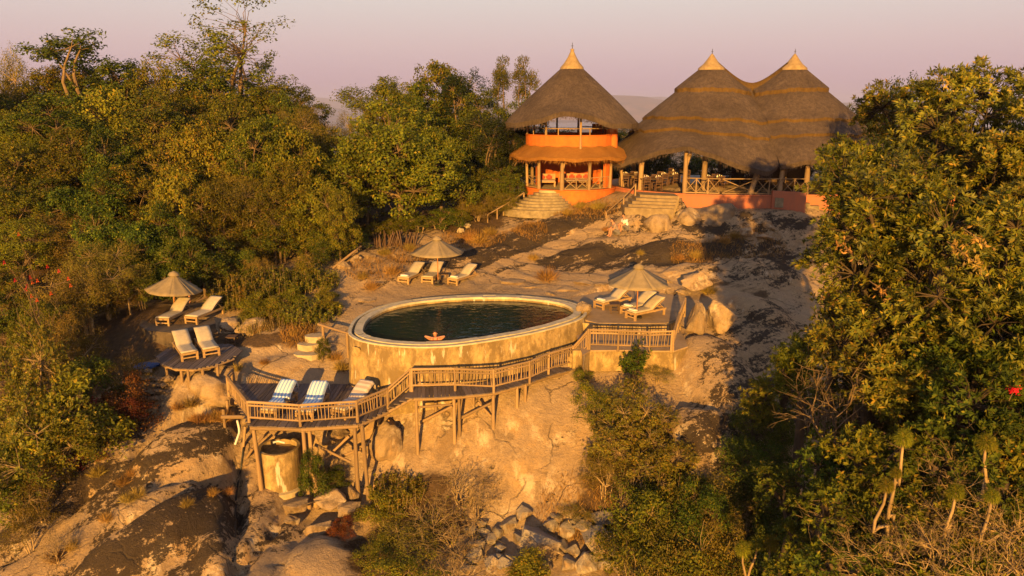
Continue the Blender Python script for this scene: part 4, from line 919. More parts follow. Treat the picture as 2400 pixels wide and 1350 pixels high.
# stone steps of the dining hut
M['step_pale'] = simple('step_pale', (0.25, 0.185, 0.11), (0.16, 0.115, 0.07), 3, 0.9, None, 0.02, 0.6)
hst = thing('wide_steps', 'broad pale stone steps leading up to the dining hut', 'steps', tuple(hp(1540, 0) - Vector((0, 1.4, 1.2))))
for k in range(5):
    a = P(1500 - k * 9, 456 + k * 7.5, FH - .02 - k * .17); b = P(1592 - k * 3, 460 + k * 7.5, FH - .02 - k * .17)
    z = a.z; MB().prism(ccw([Vector(a[:2]), Vector(((a.x + b.x) / 2, (a.y + b.y) / 2 - .10)), Vector(b[:2]), Vector((b.x, b.y + 1.6)), Vector((a.x, a.y + 1.6))]), z - .6, z).build('step', M['step_pale'], hst)
th = thing('handrail', 'timber handrail beside the broad steps of the dining hut', 'handrail', tuple(D(1422, 515, 46.5)))
HP = [D(1490, 432, 47.5), D(1462, 462, 47.0), D(1421, 498, 46.2)]
for a, b in zip(HP[:-1], HP[1:]): pole('rail', POLES[2], th, a, b, .045)
for q in HP: pole('post', rnd.choice(POLES), th, q - Vector((0, 0, 1.05)), q, .06)
# side steps at the right end
sst = thing('side_steps', 'dark stone steps with a red flank wall at the shaded end of the dining hut', 'steps', tuple(P(1850, 478, 3.2)))
for k in range(4):
    a = P(1822 + k * 22, 462 + k * 6, FH - .15 - k * .17); MB().box((a.x + .3, a.y, a.z - .3), (.95, 1.1, .6), -.2).build('step', M['step_stone'], sst)
a = P(1812, 448, 4.25); b = P(1890, 462, 4.0)
MB().prism(ccw([Vector(a[:2]), Vector(b[:2]), Vector((b.x, b.y + .25)), Vector((a.x, a.y + .25))]), 3.0, 4.28).build('flank_wall', M['plaster_red'], sst)

# ---- hut roof glimpsed behind the right-hand trees
BH = D(2200, 300, 46); bh = thing('thatched_cottage', 'thatched cottage half hidden behind the broad leaved tree', 'cottage', (BH.x, 46, 2))
MB().lathe([(2.6, 1.0), (2.6, 5.2)], 28, (BH.x, 46, 0)).build('wall', M['plaster_red'], bh, True)
top, edge, lp, un = polar_shell(lambda x, y, r, a: 9.6 - 1.15 * r + .03 * math.sin(a * 11), lambda a: 4.0, (BH.x, 46), 72, 10, .02, .3)
top.build('roof', M['thatch'], bh, True); edge.build('eave_edge', M['thatch_gold'], bh)
MB().lathe([(.6, 9.1), (.3, 9.6), (.1, 9.95), (0, 10)], 20, (BH.x, 46, 0)).build('roof_cap', M['cap'], bh, True)

# ------------------------------------------------------------------ furniture inside the huts
def make_chair():
    c = thing('dining_chair', 'dark slatted wooden chair at a dining table', 'chair', (0, 0, 0), 0, 'chairs around the dining tables'); w_ = M['wood_chair_d']
    MB().box((0, 0, .45), (.44, .44, .04)).build('seat', w_, c)
    for sx in (-.2, .2):
        MB().box((sx, -.2, .215), (.045, .045, .43)).build('leg', w_, c); MB().box((sx, .2, .48), (.045, .045, .96)).build('back_post', w_, c)
    MB().box((0, .2, .92), (.36, .03, .07)).build('top_rail', w_, c); MB().box((0, .2, .60), (.36, .03, .05)).build('lower_rail', w_, c)
    for k in range(4): MB().box((-.12 + k * .08, .2, .75), (.03, .02, .27)).build('back_slat', w_, c)
    MB().box((0, -.2, .2), (.36, .03, .03)).build('stretcher', w_, c)
    return c
M['wood_chair_d'] = simple('chair_wood_dark', (0.085, 0.034, 0.017), (0.05, 0.022, 0.012), 12, 0.5)
ch0 = make_chair(); used = [False]
def put_chair(x, y, rz, label=None):
    c = ch0 if not used[0] else copy_tree(ch0); used[0] = True
    c.location = (x, y, FH + .012); c.rotation_euler = (0, 0, rz)
    if label: c['label'] = label
NAP = MB().lathe([(.055, 0), (.05, .07), (.02, .13), (0, .17)], 8).mesh('napkin'); NAP.materials.append(M['white_cloth'])
GLS = MB().lathe([(.03, 0), (.008, .01), (.008, .07), (.035, .10), (.03, .17)], 8).mesh('wine_glass'); GLS.materials.append(M['glass_white'])
TABS = [(1525, 49.2), (1565, 51.5), (1475, 51.8), (1590, 54.5), (1668, 49.6), (1690, 52.6), (1760, 50.0)]
for ti, (px, ty) in enumerate(TABS):
    tx = D(px, 440, ty).x
    t0 = thing('dining_table', 'dark wooden dining table laid with napkins and glasses', 'table', (tx, ty, FH + .012), 0, 'tables in the dining hut')
    MB().box((tx, ty, FH + .762), (1.5, .85, .05)).build('table_top', M['wood_dark'], t0)
    for sx in (-.65, .65):
        for sy in (-.34, .34): MB().box((tx + sx, ty + sy, FH + .375), (.07, .07, .725)).build('leg', M['wood_dark'], t0)
    for sx in (-.4, .4):
        put_chair(tx + sx, ty + .62, 0); put_chair(tx + sx, ty - .62, math.pi)
        for sy in (-.25, .25):
            o = link('napkin', NAP, None, None, (tx + sx, ty + sy, FH + .788)); tag(o, 'folded white napkin on a dark dining table', 'napkin', 'napkins on the dining tables')
            o = link('wine_glass', GLS, None, None, (tx + sx + .16, ty + sy + .04, FH + .788)); tag(o, 'small stemmed glass on a dark dining table', 'glass', 'glasses on the dining tables')
def sofa(px, y, label, wd=1.5, rz=0):
    x = D(px, 440, y).x; s = thing('bench_seat', label, 'bench', (x, y, FH + .012), rz)
    MB().box((0, 0, .34), (wd, .6, .08)).build('seat', M['wood_chair'], s, world=False)
    for sx in (-wd / 2 + .06, wd / 2 - .06):
        for sy in (-.25, .25): MB().box((sx, sy, .15), (.09, .09, .30)).build('leg', M['wood_chair'], s, world=False)
    MB().box((0, .28, .62), (wd, .06, .5)).build('backrest', M['wood_chair'], s, world=False)
    m_ = MB().box((0, -.02, .43), (wd - .08, .52, .10)).build('seat_cushion', M['tan_cloth'], s, world=False)
    for k in range(int(wd / .5)):
        b_ = bmesh.new(); bmesh.ops.create_cube(b_, size=1); bmesh.ops.bevel(b_, geom=b_.edges[:], offset=.25, segments=2, affect='EDGES')
        bmesh.ops.transform(b_, matrix=Matrix.Translation((-wd / 2 + .35 + k * .5, .15, .64)) @ Matrix.Rotation(-.25, 4, 'X') @ Matrix.Diagonal((.42, .14, .38, 1)), verts=b_.verts)
        me = bpy.data.meshes.new('cushion'); b_.to_mesh(me); b_.free(); link('back_cushion', me, M['cushion'], s)
sofa(1280, 51.2, 'cushioned wooden bench behind the entrance post of the lookout hut', 1.3)
sofa(1345, 51.4, 'long bench with red cushions behind the crossed railing of the lookout hut', 2.0)

# ------------------------------------------------------------------ sun loungers, umbrellas
def make_lounger(label, mattress='canvas', group=None):
    L = thing('sun_lounger', label, 'sun lounger', (0, 0, 0), 0, group); wd = .68; w_ = M['wood_chair']
    for sx in (-1, 1): MB().box((sx * (wd / 2 - .03), .98, .30), (.06, 1.96, .09)).build('side_rail', w_, L, world=False)
    for y in (.03, 1.93): MB().box((0, y, .30), (wd - .13, .06, .085)).build('end_rail', w_, L, world=False)
    MB().box((0, .03, .13), (wd - .10, .045, .05)).build('end_rail', w_, L, world=False)
    for sx in (-1, 1):
        for y in (.045, 1.86): MB().box((sx * (wd / 2 - .045), y, .128), (.085, .085, .255)).build('leg', w_, L, world=False)
    bl, ba = .84, math.radians(28); y0 = 1.10; fr = MB()
    dy, dz = math.cos(ba), math.sin(ba)
    for sx in (-1, 1):
        fr.tube([(sx * .27, y0, .33), (sx * .27, y0 + bl * dy, .33 + bl * dz)], .025, 6); fr.tube([(sx * .27, y0 + .62 * dy * bl, .33 + .62 * dz * bl), (sx * .27, y0 + .75, .34)], .02, 6)
    fr.tube([(-.29, y0 + bl * dy, .33 + bl * dz), (.29, y0 + bl * dy, .33 + bl * dz)], .025, 6); fr.build('backrest_frame', w_, L, world=False)
    prof = []
    for k in range(9): prof.append((.02 + 1.0 * k / 8, .355))
    for k in range(1, 4): t = k / 4; prof.append((1.02 + .12 * t, .355 + .06 * t * t))
    for k in range(9): t = k / 8; prof.append((1.15 + bl * dy * t, .42 + bl * dz * t + .04 * math.sin(t * math.pi)))
    V = []; Fc = []; m = len(prof); nxs = 5
    for z_ in (.055, 0):
        for (y, z) in prof:
            for j in range(nxs): u = j / (nxs - 1) * 2 - 1; V.append((u * wd / 2 * .94, y, z + z_ * (1 - .25 * abs(u) ** 4)))
    for i in range(m - 1):
        for j in range(nxs - 1):
            a = i * nxs + j; Fc.append((a, a + 1, a + nxs + 1, a + nxs)); b = m * nxs + a; Fc.append((b, b + nxs, b + nxs + 1, b + 1))
        for j in (0, nxs - 1): a = i * nxs + j; b = m * nxs + a; Fc.append((a, a + nxs, b + nxs, b) if j == 0 else (a, b, b + nxs, a + nxs))
    for i in (0, m - 1):
        for j in range(nxs - 1): a = i * nxs + j; b = m * nxs + a; Fc.append((a, b, b + 1, a + 1) if i == 0 else (a, a + 1, b + 1, b))
    MB().add(V, Fc).build('mattress', M[mattress], L, True, False)
    L['_prof'] = 0; del L['_prof']
    return L, prof
L0, PROF = make_lounger('x'); first = [True]
def lounger(loc, rz, label, group=None):
    o = L0 if first[0] else copy_tree(L0); first[0] = False
    o.location = loc; o.rotation_euler = (0, 0, rz); o['label'] = label
    if group: o['group'] = group
    return o
def folded_towel(lg, label):
    p = lg.matrix_basis @ Vector((0, .18, .412)); b = bmesh.new(); bmesh.ops.create_cube(b, size=1); bmesh.ops.bevel(b, geom=b.edges[:], offset=.18, segments=2, affect='EDGES')
    bmesh.ops.transform(b, matrix=Matrix.Translation((0, 0, .035)) @ Matrix.Diagonal((.42, .22, .07, 1)), verts=b.verts)
    me = bpy.data.meshes.new('folded_towel'); b.to_mesh(me); b.free(); o = link('folded_towel', me, M['white_cloth'], None, tuple(p)); o.rotation_euler = (0, 0, lg.rotation_euler[2]); tag(o, label, 'towel')
def drape(lg, mat, label, i0=2, wd=.74, hang=.10):
    V = []; Fc = []; rr = random.Random(label); pr = PROF[i0:] + [(PROF[-1][0] + .06, PROF[-1][1] - .1), (PROF[-1][0] + .08, PROF[-1][1] - .32)]; nx_ = 9
    for (y, z) in pr:
        for j in range(nx_):
            u = j / (nx_ - 1) * 2 - 1; V.append((u * wd / 2 * (1 - .05 * max(0, abs(u) - .85)), y + rr.uniform(-.008, .008), z + .075 + rr.uniform(-.004, .008) - (hang if abs(u) > .97 else 0)))
    for i in range(len(pr) - 1):
        for j in range(nx_ - 1): a = i * nx_ + j; Fc.append((a, a + 1, a + nx_ + 1, a + nx_))
    me = MB().add(V, Fc).mesh('towel', True); o = link('beach_towel', me, M[mat]); o.location = lg.location; o.rotation_euler = lg.rotation_euler
    m = o.modifiers.new('s', 'SOLIDIFY'); m.thickness = .012; tag(o, label, 'towel')
def near_ground(px, py, z): return P(px, py, z)
TOPZ = .05
def gz(px, py): p = G(px, py); return p
# three beside the upper umbrella (feet towards the camera)
g_ = 'loungers under the upper umbrella'
la = lounger(G(945, 668) + Vector((0, 0, .02)), math.radians(-22), 'cushioned lounger with white towel at the bush side of the upper umbrella', g_)
lb = lounger(G(1001, 666) + Vector((0, 0, .02)), math.radians(-14), 'cushioned lounger without a towel at the pole of the upper umbrella', g_)
lc = lounger(G(1060, 672) + Vector((0, 0, .02)), math.radians(-33), 'cushioned lounger with white towel on the open rock side of the upper umbrella', g_)
folded_towel(la, 'white folded towel on the lounger at the bush side of the upper umbrella'); folded_towel(lc, 'white folded towel on the lounger on the open rock side of the upper umbrella')
g_ = 'loungers on the sun terrace'
ra = lounger(P(1402, 724, TOPZ), math.radians(-52), 'terrace lounger beside the round boulder and pool rim', g_)
rb = lounger(P(1466, 738, TOPZ), math.radians(-48), 'middle terrace lounger behind the dark side table', g_)
rc = lounger(P(1476, 749, TOPZ), math.radians(-56), 'terrace lounger in front of the umbrella pole near the retaining wall', g_)
folded_towel(ra, 'white folded towel on the terrace lounger beside the round boulder'); folded_towel(rb, 'white folded towel on the middle terrace lounger'); folded_towel(rc, 'white folded towel on the terrace lounger at the umbrella pole')
g_ = 'loungers under the umbrella in the bushes'
LPZ = -.15
M['ledge'] = simple('ledge_stone', (0.115, 0.085, 0.06), (0.06, 0.045, 0.034), 3, 0.9, None, 0.02, 0.6)
lpl = P(420, 762, LPZ)
tag(MB().prism(ccw([Vector(P(x, y, LPZ)[:2]) for x, y in [(326,762),(345,775),(400,780),(470,772),(505,758),(500,735),(440,722),(370,728),(335,745)]]), LPZ - 1.2, LPZ).build('paved_ledge', M['ledge']), 'shaded paved ledge among the bushes', None, None, 'structure')
ea = lounger(P(381, 764, LPZ), math.radians(-8), 'empty brown lounger under the umbrella among the bushes', g_)
eb = lounger(P(448, 760, LPZ), math.radians(-16), 'empty lounger with raised back beside the person in black', g_)
g_ = 'loungers on the low timber deck'
fa = lounger(P(446, 845, LDZ), math.radians(34), 'pale lounger at the outer edge of the low timber deck', g_)
fb = lounger(P(497, 836, LDZ), math.radians(33), 'pale lounger on the pool side of the low timber deck', g_)
g_ = 'loungers on the sun deck'
da = lounger(P(628, 984, DECK_Z), math.radians(-8), 'lounger under the blue striped towel near the sun deck corner', g_)
db = lounger(P(712, 988, DECK_Z), math.radians(-5), 'lounger under the blue striped towel in the middle of the sun deck', g_)
dc = lounger(P(793, 982, DECK_Z), math.radians(-24), 'lounger under the beige striped towel on the sun deck', g_)
drape(da, 'towel_blue', 'blue and white striped towel draped flat near the sun deck corner', 4); drape(db, 'towel_blue', 'blue and white striped towel draped over the middle sun deck lounger', 2); drape(dc, 'towel_beige', 'beige striped towel on the sun deck lounger near the stair', 2)
# small stool between the deck loungers with a cup
q = P(680, 960, DECK_Z); stl = thing('side_table', 'tiny dark stool between the two blue striped towels', 'stool', tuple(q))
MB().lathe([(0, .40), (.2, .40), (.2, .44), (0, .44)], 16).build('table_top', M['wood_dark'], stl, world=False)
for k in range(3): a = k * 2.1; MB().tube([(.15 * math.cos(a), .15 * math.sin(a), 0), (.11 * math.cos(a), .11 * math.sin(a), .4)], .02, 6).build('leg', M['wood_dark'], stl, world=False)
tag(link('cup', MB().lathe([(0, 0), (.05, 0), (.06, .1), (.05, .1), (.04, .02), (0, .02)], 12).mesh('cup'), M['white_cloth'], None, (q.x, q.y, q.z + .441)), 'white cup on the tiny stool between the blue towels', 'cup')
def umbrella(loc, R, H, label, rise=.62, tilt=(0, 0)):
    u = thing('sun_umbrella', label, 'umbrella', loc)
    u.rotation_euler = (tilt[0], tilt[1], .3)
    MB().tube([(0, 0, 0), (0, 0, H + .02)], .028, 8).build('pole', M['pole_wood'], u, world=False)
    MB().lathe([(0, 0), (.24, 0), (.24, .06), (.06, .09), (.06, .28), (0, .28)], 16).build('base', M['iron'], u, world=False)
    n = 8; rim = []
    for k in range(n):
        a0 = 2 * math.pi * k / n; a1 = 2 * math.pi * (k + 1) / n; V = []; Fc = []; nr_, na = 7, 5
        for i in range(nr_ + 1):
            t = i / nr_
            for j in range(na):
                s = j / (na - 1); a = a0 + (a1 - a0) * s; sag = 1 - .075 * math.sin(s * math.pi) * t
                r = R * t * math.cos((a1 - a0) / 2) / math.cos(a - (a0 + a1) / 2) * (1 - .02 * math.sin(s * math.pi) * t)
                z = H - rise * (t ** .9) - .07 * math.sin(s * math.pi) * t * (1 - .3 * t) ; V.append((r * math.cos(a), r * math.sin(a), z))
        for i in range(nr_):
            for j in range(na - 1): q_ = i * na + j; Fc.append((q_, q_ + na, q_ + na + 1, q_ + 1))
        p = MB().add(V, Fc).build('canopy_panel', M['umbrella'], u, True, False); m = p.modifiers.new('s', 'SOLIDIFY'); m.thickness = .012
        MB().tube([(.05, 0, H - .1), (R * .97 * math.cos(a0), R * .97 * math.sin(a0), H - rise - .02)], .01, 4).build('rib', M['pole_wood'], u, world=False).rotation_euler = (0, 0, 0)
    MB().lathe([(.26, H - .1), (.2, H + .01), (.06, H + .08), (0, H + .1)], 16).build('canopy_top', M['umbrella'], u, True, False)
    return u
p = G(1027, 668); umbrella(tuple(p), 1.48, 2.55, 'beige umbrella on the rock above the pool', .78)
p = P(1492, 745, TOPZ); umbrella(tuple(p), 1.46, 2.45, 'beige umbrella on the sun terrace beside the pool', .80)
p = P(408, 742, LPZ); umbrella(tuple(p), 1.28, 2.1, 'beige umbrella among the bushes above the low deck', .80, (0, .10))
def side_table(loc, label, s=1.0):
    u = thing('side_table', label, 'side table', loc)
    MB().box((0, 0, .42 * s), (.46, .46, .04)).build('table_top', M['wood_dark'], u, world=False)
    for sx in (-1, 1):
        for sy in (-1, 1): MB().box((sx * .19, sy * .19, .20 * s), (.05, .05, .40 * s)).build('leg', M['wood_dark'], u, world=False)
    MB().box((0, -.19, .12), (.33, .03, .03)).build('stretcher', M['wood_dark'], u, world=False); MB().box((0, .19, .12), (.33, .03, .03)).build('stretcher', M['wood_dark'], u, world=False)
side_table(tuple(P(1440, 732, TOPZ)), 'dark wooden side table between the terrace loungers')
side_table(tuple(G(1040, 662)), 'dark wooden side table at the pole of the upper umbrella')
side_table(tuple(G(545, 812)), 'dark wooden side table on the rock beside the low deck')

# ------------------------------------------------------------------ concrete tank, pipes, bits
tk = P(654, 1046, -3.2); tkb = hz(tk.x, tk.y) - .3
tank = thing('water_tank', 'round concrete water tank under the sun deck', 'tank', (tk.x, tk.y, tkb))
MB().lathe([(.80, tkb), (.775, -3.2), (.66, -3.2), (.66, -3.42), (0, -3.42)], 36, (tk.x, tk.y, 0)).build('tank_wall', M['plaster_cream'], tank, False)
MB().lathe([(.95, tkb - .1), (.93, tkb + .10), (.79, tkb + .14)], 28, (tk.x, tk.y, 0)).build('footing', M['cream'], tank)
tag(MB().tube([D(640, 1037, 25.6), D(652, 1034, 25.7), D(668, 1038, 25.6)], .04, 8).build('pipe', M['pvc']), 'short white pipe lying over the round tank', 'pipe')
tag(MB().tube(catmull([D(556, 985, 26.4), D(561, 1010, 26.2), D(556, 1028, 26.0), D(551, 1042, 25.9)], 4, False), .045, 8).build('pipe', M['pvc'], None, True), 'bent white drain pipe at the outer corner of the sun deck', 'pipe')
pts = [G(x, y) + Vector((0, 0, .05)) for x, y in [(572, 1062), (566, 1100), (560, 1140), (553, 1180), (552, 1260), (548, 1340)]]
tag(MB().tube(catmull(pts, 5, False), .035, 7).build('hose', M['black_pipe'], None, True), 'black hose running down the rock cleft', 'hose')
def ground_pole(a, b, r, label):
    o = thing('fallen_pole', label, 'pole', tuple(a)); pole('shaft', POLES[3], o, a, b, r)
ground_pole(D(766, 640, 38.0), D(846, 577, 40.5), .07, 'long pale pole leaning on the low stone wall above the bushes')
ground_pole(D(458, 708, 33.5), D(516, 684, 35.0), .05, 'thin pale pole lying beside the person in black')
# crumpled blue tarp in the red bush
def crumple(name, c, size, mat, label, cat, seed):
    b = bmesh.new(); bmesh.ops.create_icosphere(b, subdivisions=3, radius=1)
    for v in b.verts:
        n_ = mnoise.noise(v.co * 1.7 + Vector((seed, 0, 0))) * .5 + mnoise.noise(v.co * 4 + Vector((0, seed, 0))) * .25
        v.co *= 1 + n_; v.co = Vector((v.co.x * size[0], v.co.y * size[1], v.co.z * size[2]))
    me = bpy.data.meshes.new(name); b.to_mesh(me); b.free(); return tag(link(name, me, mat, None, tuple(c)), label, cat)
p = G(212, 1012); crumple('tarp', p + Vector((0, -.3, .45)), (.28, .2, .1), M['blue_tarp'], 'small crumpled blue tarp among the red bushes', 'tarp', 3)
p = G(345, 870); crumple('tarp', p + Vector((0, 0, .12)), (.5, .45, .07), M['blue_tarp'], 'dark blue tarp on the ground below the low deck', 'tarp', 9)
# stacked firewood poles below the big tree
wp = thing('pole_stack', 'stack of dark upright poles under the big tree', 'pole stack', tuple(G(925, 585)))
for k in range(34):
    a = G(878 + k * 2.8, 582) + Vector((0, rnd.uniform(0, .3), -.05)); pole('stake', rnd.choice(POLES), wp, a, a + Vector((rnd.uniform(-.3, .3), rnd.uniform(.2, .5), rnd.uniform(.6, 1.0))), .045).data = POLES_D[rnd.randrange(3)] if 'POLES_D' in globals() else rnd.choice(POLES)
cw = tag(crumple('stone_block', G(842, 578) + Vector((0, 0, .12)), (.22, .2, .2), M['cream'], 'x', 'stone', 5), 'pale squared stone at the end of the leaning pole', 'stone')
for (px, py), lb_ in (((1095, 534), 'pale stone block on the slope below the round steps'), ((1080, 548), 'small white marker stone behind the upper umbrella')):
    crumple('stone_block', G(px, py) + Vector((0, 0, .12)), (.22, .2, .16), M['cream'], lb_, 'stone', px * .1)

# ------------------------------------------------------------------ people
def skin_mesh(name, J, B, mat, parent, root, sub=2):
    """one continuous figure grown over a skeleton: J joint -> (position, radius), B bones"""
    bm = bmesh.new(); lay = bm.verts.layers.skin.verify(); vs_ = {}
    for k, (p, r) in J.items():
        v = bm.verts.new(p); vs_[k] = v; rr = r if hasattr(r, '__len__') else (r, r); v[lay].radius = rr; v[lay].use_root = (k == root)
    for a, b in B: bm.edges.new((vs_[a], vs_[b]))
    me = bpy.data.meshes.new(name); bm.to_mesh(me); bm.free()
    o = link(name, me, mat, parent); o.modifiers.new('skin', 'SKIN').use_smooth_shade = True
    m = o.modifiers.new('sub', 'SUBSURF'); m.levels = sub; m.render_levels = sub; return o
def hand(J, B, wrist, d, up, side):
    """palm and five fingers, slightly curled"""
    d = Vector(d).normalized(); up = Vector(up).normalized(); s = d.cross(up).normalized() * side; w0 = Vector(J[wrist][0])
    J[wrist + 'p'] = (w0 + d * .07, (.036, .018)); B.append((wrist, wrist + 'p'))
    for k, ln in enumerate((.065, .078, .073, .056)):
        b0 = w0 + d * .10 + s * (-.030 + .020 * k); n1 = f'{wrist}f{k}'
        J[n1] = (b0, .0095); J[n1 + 'b'] = (b0 + d * ln * .55 - up * .006, .0085); J[n1 + 'c'] = (b0 + d * ln * .9 - up * .03, .0075)
        B += [(wrist + 'p', n1), (n1, n1 + 'b'), (n1 + 'b', n1 + 'c')]
    n1 = wrist + 't'; J[n1] = (w0 + d * .045 - s * .045, .011); J[n1 + 'b'] = (w0 + d * .085 - s * .062 - up * .01, .009); B += [(wrist, n1), (n1, n1 + 'b')]
def head_bits(th, c, fwd, mat_hair, hair_len=.0, cap_mat=None, s=1.0):
    """hair or cap, ears, nose, eyes and mouth on the head centred at c"""
    fwd = Vector(fwd).normalized(); R = fwd.to_track_quat('-Y', 'Z').to_matrix().to_4x4(); R.translation = c
    def blob(name, loc, size, mat, seg=2):
        b = bmesh.new(); bmesh.ops.create_icosphere(b, subdivisions=seg, radius=1)
        bmesh.ops.transform(b, matrix=R @ Matrix.Translation(loc) @ Matrix.Diagonal((*size, 1)), verts=b.verts); me = bpy.data.meshes.new(name); b.to_mesh(me); b.free()
        for p_ in me.polygons: p_.use_smooth = True
        return link(name, me, mat, th)
    b = bmesh.new(); bmesh.ops.create_icosphere(b, subdivisions=3, radius=1)
    bmesh.ops.delete(b, geom=[v for v in b.verts if (v.co.y < -.35 and v.co.z < .35) or v.co.z < -.55 - hair_len * 3], context='VERTS')
    for v in b.verts: v.co *= 1 + .05 * mnoise.noise(v.co * 5)
    bmesh.ops.transform(b, matrix=R @ Matrix.Translation((0, .008, .02)) @ Matrix.Diagonal((.088 * s, .108 * s, .115 * s, 1)), verts=b.verts)
    me = bpy.data.meshes.new('hair'); b.to_mesh(me); b.free()
    for p_ in me.polygons: p_.use_smooth = True
    link('cap' if cap_mat else 'hair', me, cap_mat or mat_hair, th)
    if cap_mat: blob('cap_peak', (0, -.12, .05), (.07, .07, .012), cap_mat)
    for sx in (-1, 1): blob('ear', (sx * .083 * s, .005, -.01), (.012, .02, .03), M['skin']); blob('eye', (sx * .032, -.094 * s, .0), (.011, .006, .007), M['hair'])
    blob('nose', (0, -.108 * s, -.025), (.013, .018, .022), M['skin']); blob('mouth', (0, -.096 * s, -.06), (.024, .006, .007), M['cushion'])
def figure(J, B, parent, root='pelvis'): return skin_mesh('body', J, B, M['skin'], parent, root)
# --- two people sitting on the rock, turned to the left
def sitting(p, label, shirt, shorts, lean, h=1.0, rz=0.0):
    th = thing('person', label, 'person', tuple(p), rz)
    # local frame: facing -x, seat at z=0
    J = {'pelvis': ((0, 0, .12), .125), 'waist': ((-.04 - lean * .3, 0, .30), .115), 'chest': ((-.08 - lean, 0, .48), (.135, .16)), 'neckb': ((-.11 - lean * 1.3, 0, .63), .07), 'neck': ((-.14 - lean * 1.6, 0, .69), .052),
         'head0': ((-.16 - lean * 1.8, 0, .76), .075), 'head': ((-.17 - lean * 1.9, 0, .83), (.085, .092)), 'head2': ((-.165 - lean * 1.9, 0, .90), .062)}
    B = [('pelvis', 'waist'), ('waist', 'chest'), ('chest', 'neckb'), ('neckb', 'neck'), ('neck', 'head0'), ('head0', 'head'), ('head', 'head2')]
    for s, n_ in ((-1, 'l'), (1, 'r')):
        J |= {n_ + 'sh': ((-.09 - lean * 1.1, s * .19, .58), .062), n_ + 'el': ((-.20 - lean, s * .25, .34), .045), n_ + 'wr': ((-.42 - lean * .6, s * .12, .30), .030),
              n_ + 'hip': ((-.02, s * .10, .10), .10), n_ + 'kn': ((-.40, s * .14, .34), .062), n_ + 'cf': ((-.44, s * .14, .14), .055), n_ + 'an': ((-.47, s * .13, -.10), .036), n_ + 'ft': ((-.62, s * .14, -.13), (.04, .028))}
        B += [('neckb', n_ + 'sh'), (n_ + 'sh', n_ + 'el'), (n_ + 'el', n_ + 'wr'), ('pelvis', n_ + 'hip'), (n_ + 'hip', n_ + 'kn'), (n_ + 'kn', n_ + 'cf'), (n_ + 'cf', n_ + 'an'), (n_ + 'an', n_ + 'ft')]
        hand(J, B, n_ + 'wr', (-1, -s * .3, -.3), (0, 0, 1), s)
    bd_ = figure(J, B, th)
    up = lambda k, e: (J[k][0], tuple(x + e for x in (J[k][1] if hasattr(J[k][1], '__len__') else (J[k][1],) * 2)))
    Js = {k: up(k, .045) for k in ('pelvis', 'waist', 'chest', 'neckb', 'lsh', 'rsh')}
    for n_ in 'lr': a = Vector(J[n_ + 'sh'][0]); b = Vector(J[n_ + 'el'][0]); Js[n_ + 'sl'] = (tuple(a.lerp(b, .8)), .075)
    skin_mesh('shirt', Js, [('pelvis', 'waist'), ('waist', 'chest'), ('chest', 'neckb'), ('neckb', 'lsh'), ('neckb', 'rsh'), ('lsh', 'lsl'), ('rsh', 'rsl')], shirt, th, 'pelvis')
    Jp = {'pelvis': ((0, 0, .10), .145), 'lhip': up('lhip', .02), 'rhip': up('rhip', .02)}
    for n_ in 'lr': a = Vector(J[n_ + 'hip'][0]); b = Vector(J[n_ + 'kn'][0]); Jp[n_ + 'k'] = (tuple(a.lerp(b, .85)), .095)
    skin_mesh('shorts', Jp, [('pelvis', 'lhip'), ('pelvis', 'rhip'), ('lhip', 'lk'), ('rhip', 'rk')], shorts, th, 'pelvis')
    head_bits(bd_, Vector(J['head'][0]) + Vector((0, 0, .01)), (-1, 0, -.35), M['hair'])
    return th
a = G(1446, 553); sitting(a + Vector((0, 0, .12)), 'person in a tan shirt and shorts hunched forward on the rock', M['tan_cloth'], M['grey_cloth'], .10, 1, .25)
b = G(1468, 546); sitting(b + Vector((0, 0, .20)), 'person in a white t-shirt with dark hair sitting on the rock', M['white_cloth'], M['grey_cloth'], .04, 1, .35)
# --- swimmer leaning her folded arms on the pool rim, facing out
q = P(1016, 806, RIM); sw = thing('person', 'swimmer in a red swimsuit leaning on the pool rim', 'person', (q.x, q.y + .55, WAT - .80))
J = {'pelvis': ((0, .42, .15), .13), 'waist': ((0, .33, .42), .115), 'chest': ((0, .20, .72), (.17, .125)), 'neckb': ((0, .15, .98), .075), 'neck': ((0, .135, 1.06), .05), 'head0': ((0, .12, 1.13), .075), 'head': ((0, .115, 1.20), (.082, .095)), 'head2': ((0, .12, 1.28), .062)}
B = [('pelvis', 'waist'), ('waist', 'chest'), ('chest', 'neckb'), ('neckb', 'neck'), ('neck', 'head0'), ('head0', 'head'), ('head', 'head2')]
for s, n_ in ((-1, 'l'), (1, 'r')):
    J |= {n_ + 'sh': ((s * .19, .15, .93), .06), n_ + 'el': ((s * .40, -.02, 1.01 - .14 + .26), .042), n_ + 'wr': ((s * .16, -.16, 1.13), .030), n_ + 'hip': ((s * .10, .45, .10), .1), n_ + 'kn': ((s * .11, .55, -.28), .06), n_ + 'an': ((s * .11, .75, -.55), .036)}
    B += [('neckb', n_ + 'sh'), (n_ + 'sh', n_ + 'el'), (n_ + 'el', n_ + 'wr'), ('pelvis', n_ + 'hip'), (n_ + 'hip', n_ + 'kn'), (n_ + 'kn', n_ + 'an')]
    hand(J, B, n_ + 'wr', (-s, -.15, -.05), (0, 0, 1), s)
for k in list(J): 
    if k[1:3] in ('an', 'kn'): J[k] = ((J[k][0][0], J[k][0][1], J[k][0][2] + .0), J[k][1])
bd_ = figure(J, B, sw)
skin_mesh('swimsuit', {'pelvis': ((0, .42, .15), .145), 'waist': ((0, .33, .42), .128), 'chest': ((0, .195, .74), (.182, .14)), 'bust': ((0, .16, .90), (.145, .115))}, [('pelvis', 'waist'), ('waist', 'chest'), ('chest', 'bust')], M['red_cloth'], sw, 'pelvis')
sb_ = MB()
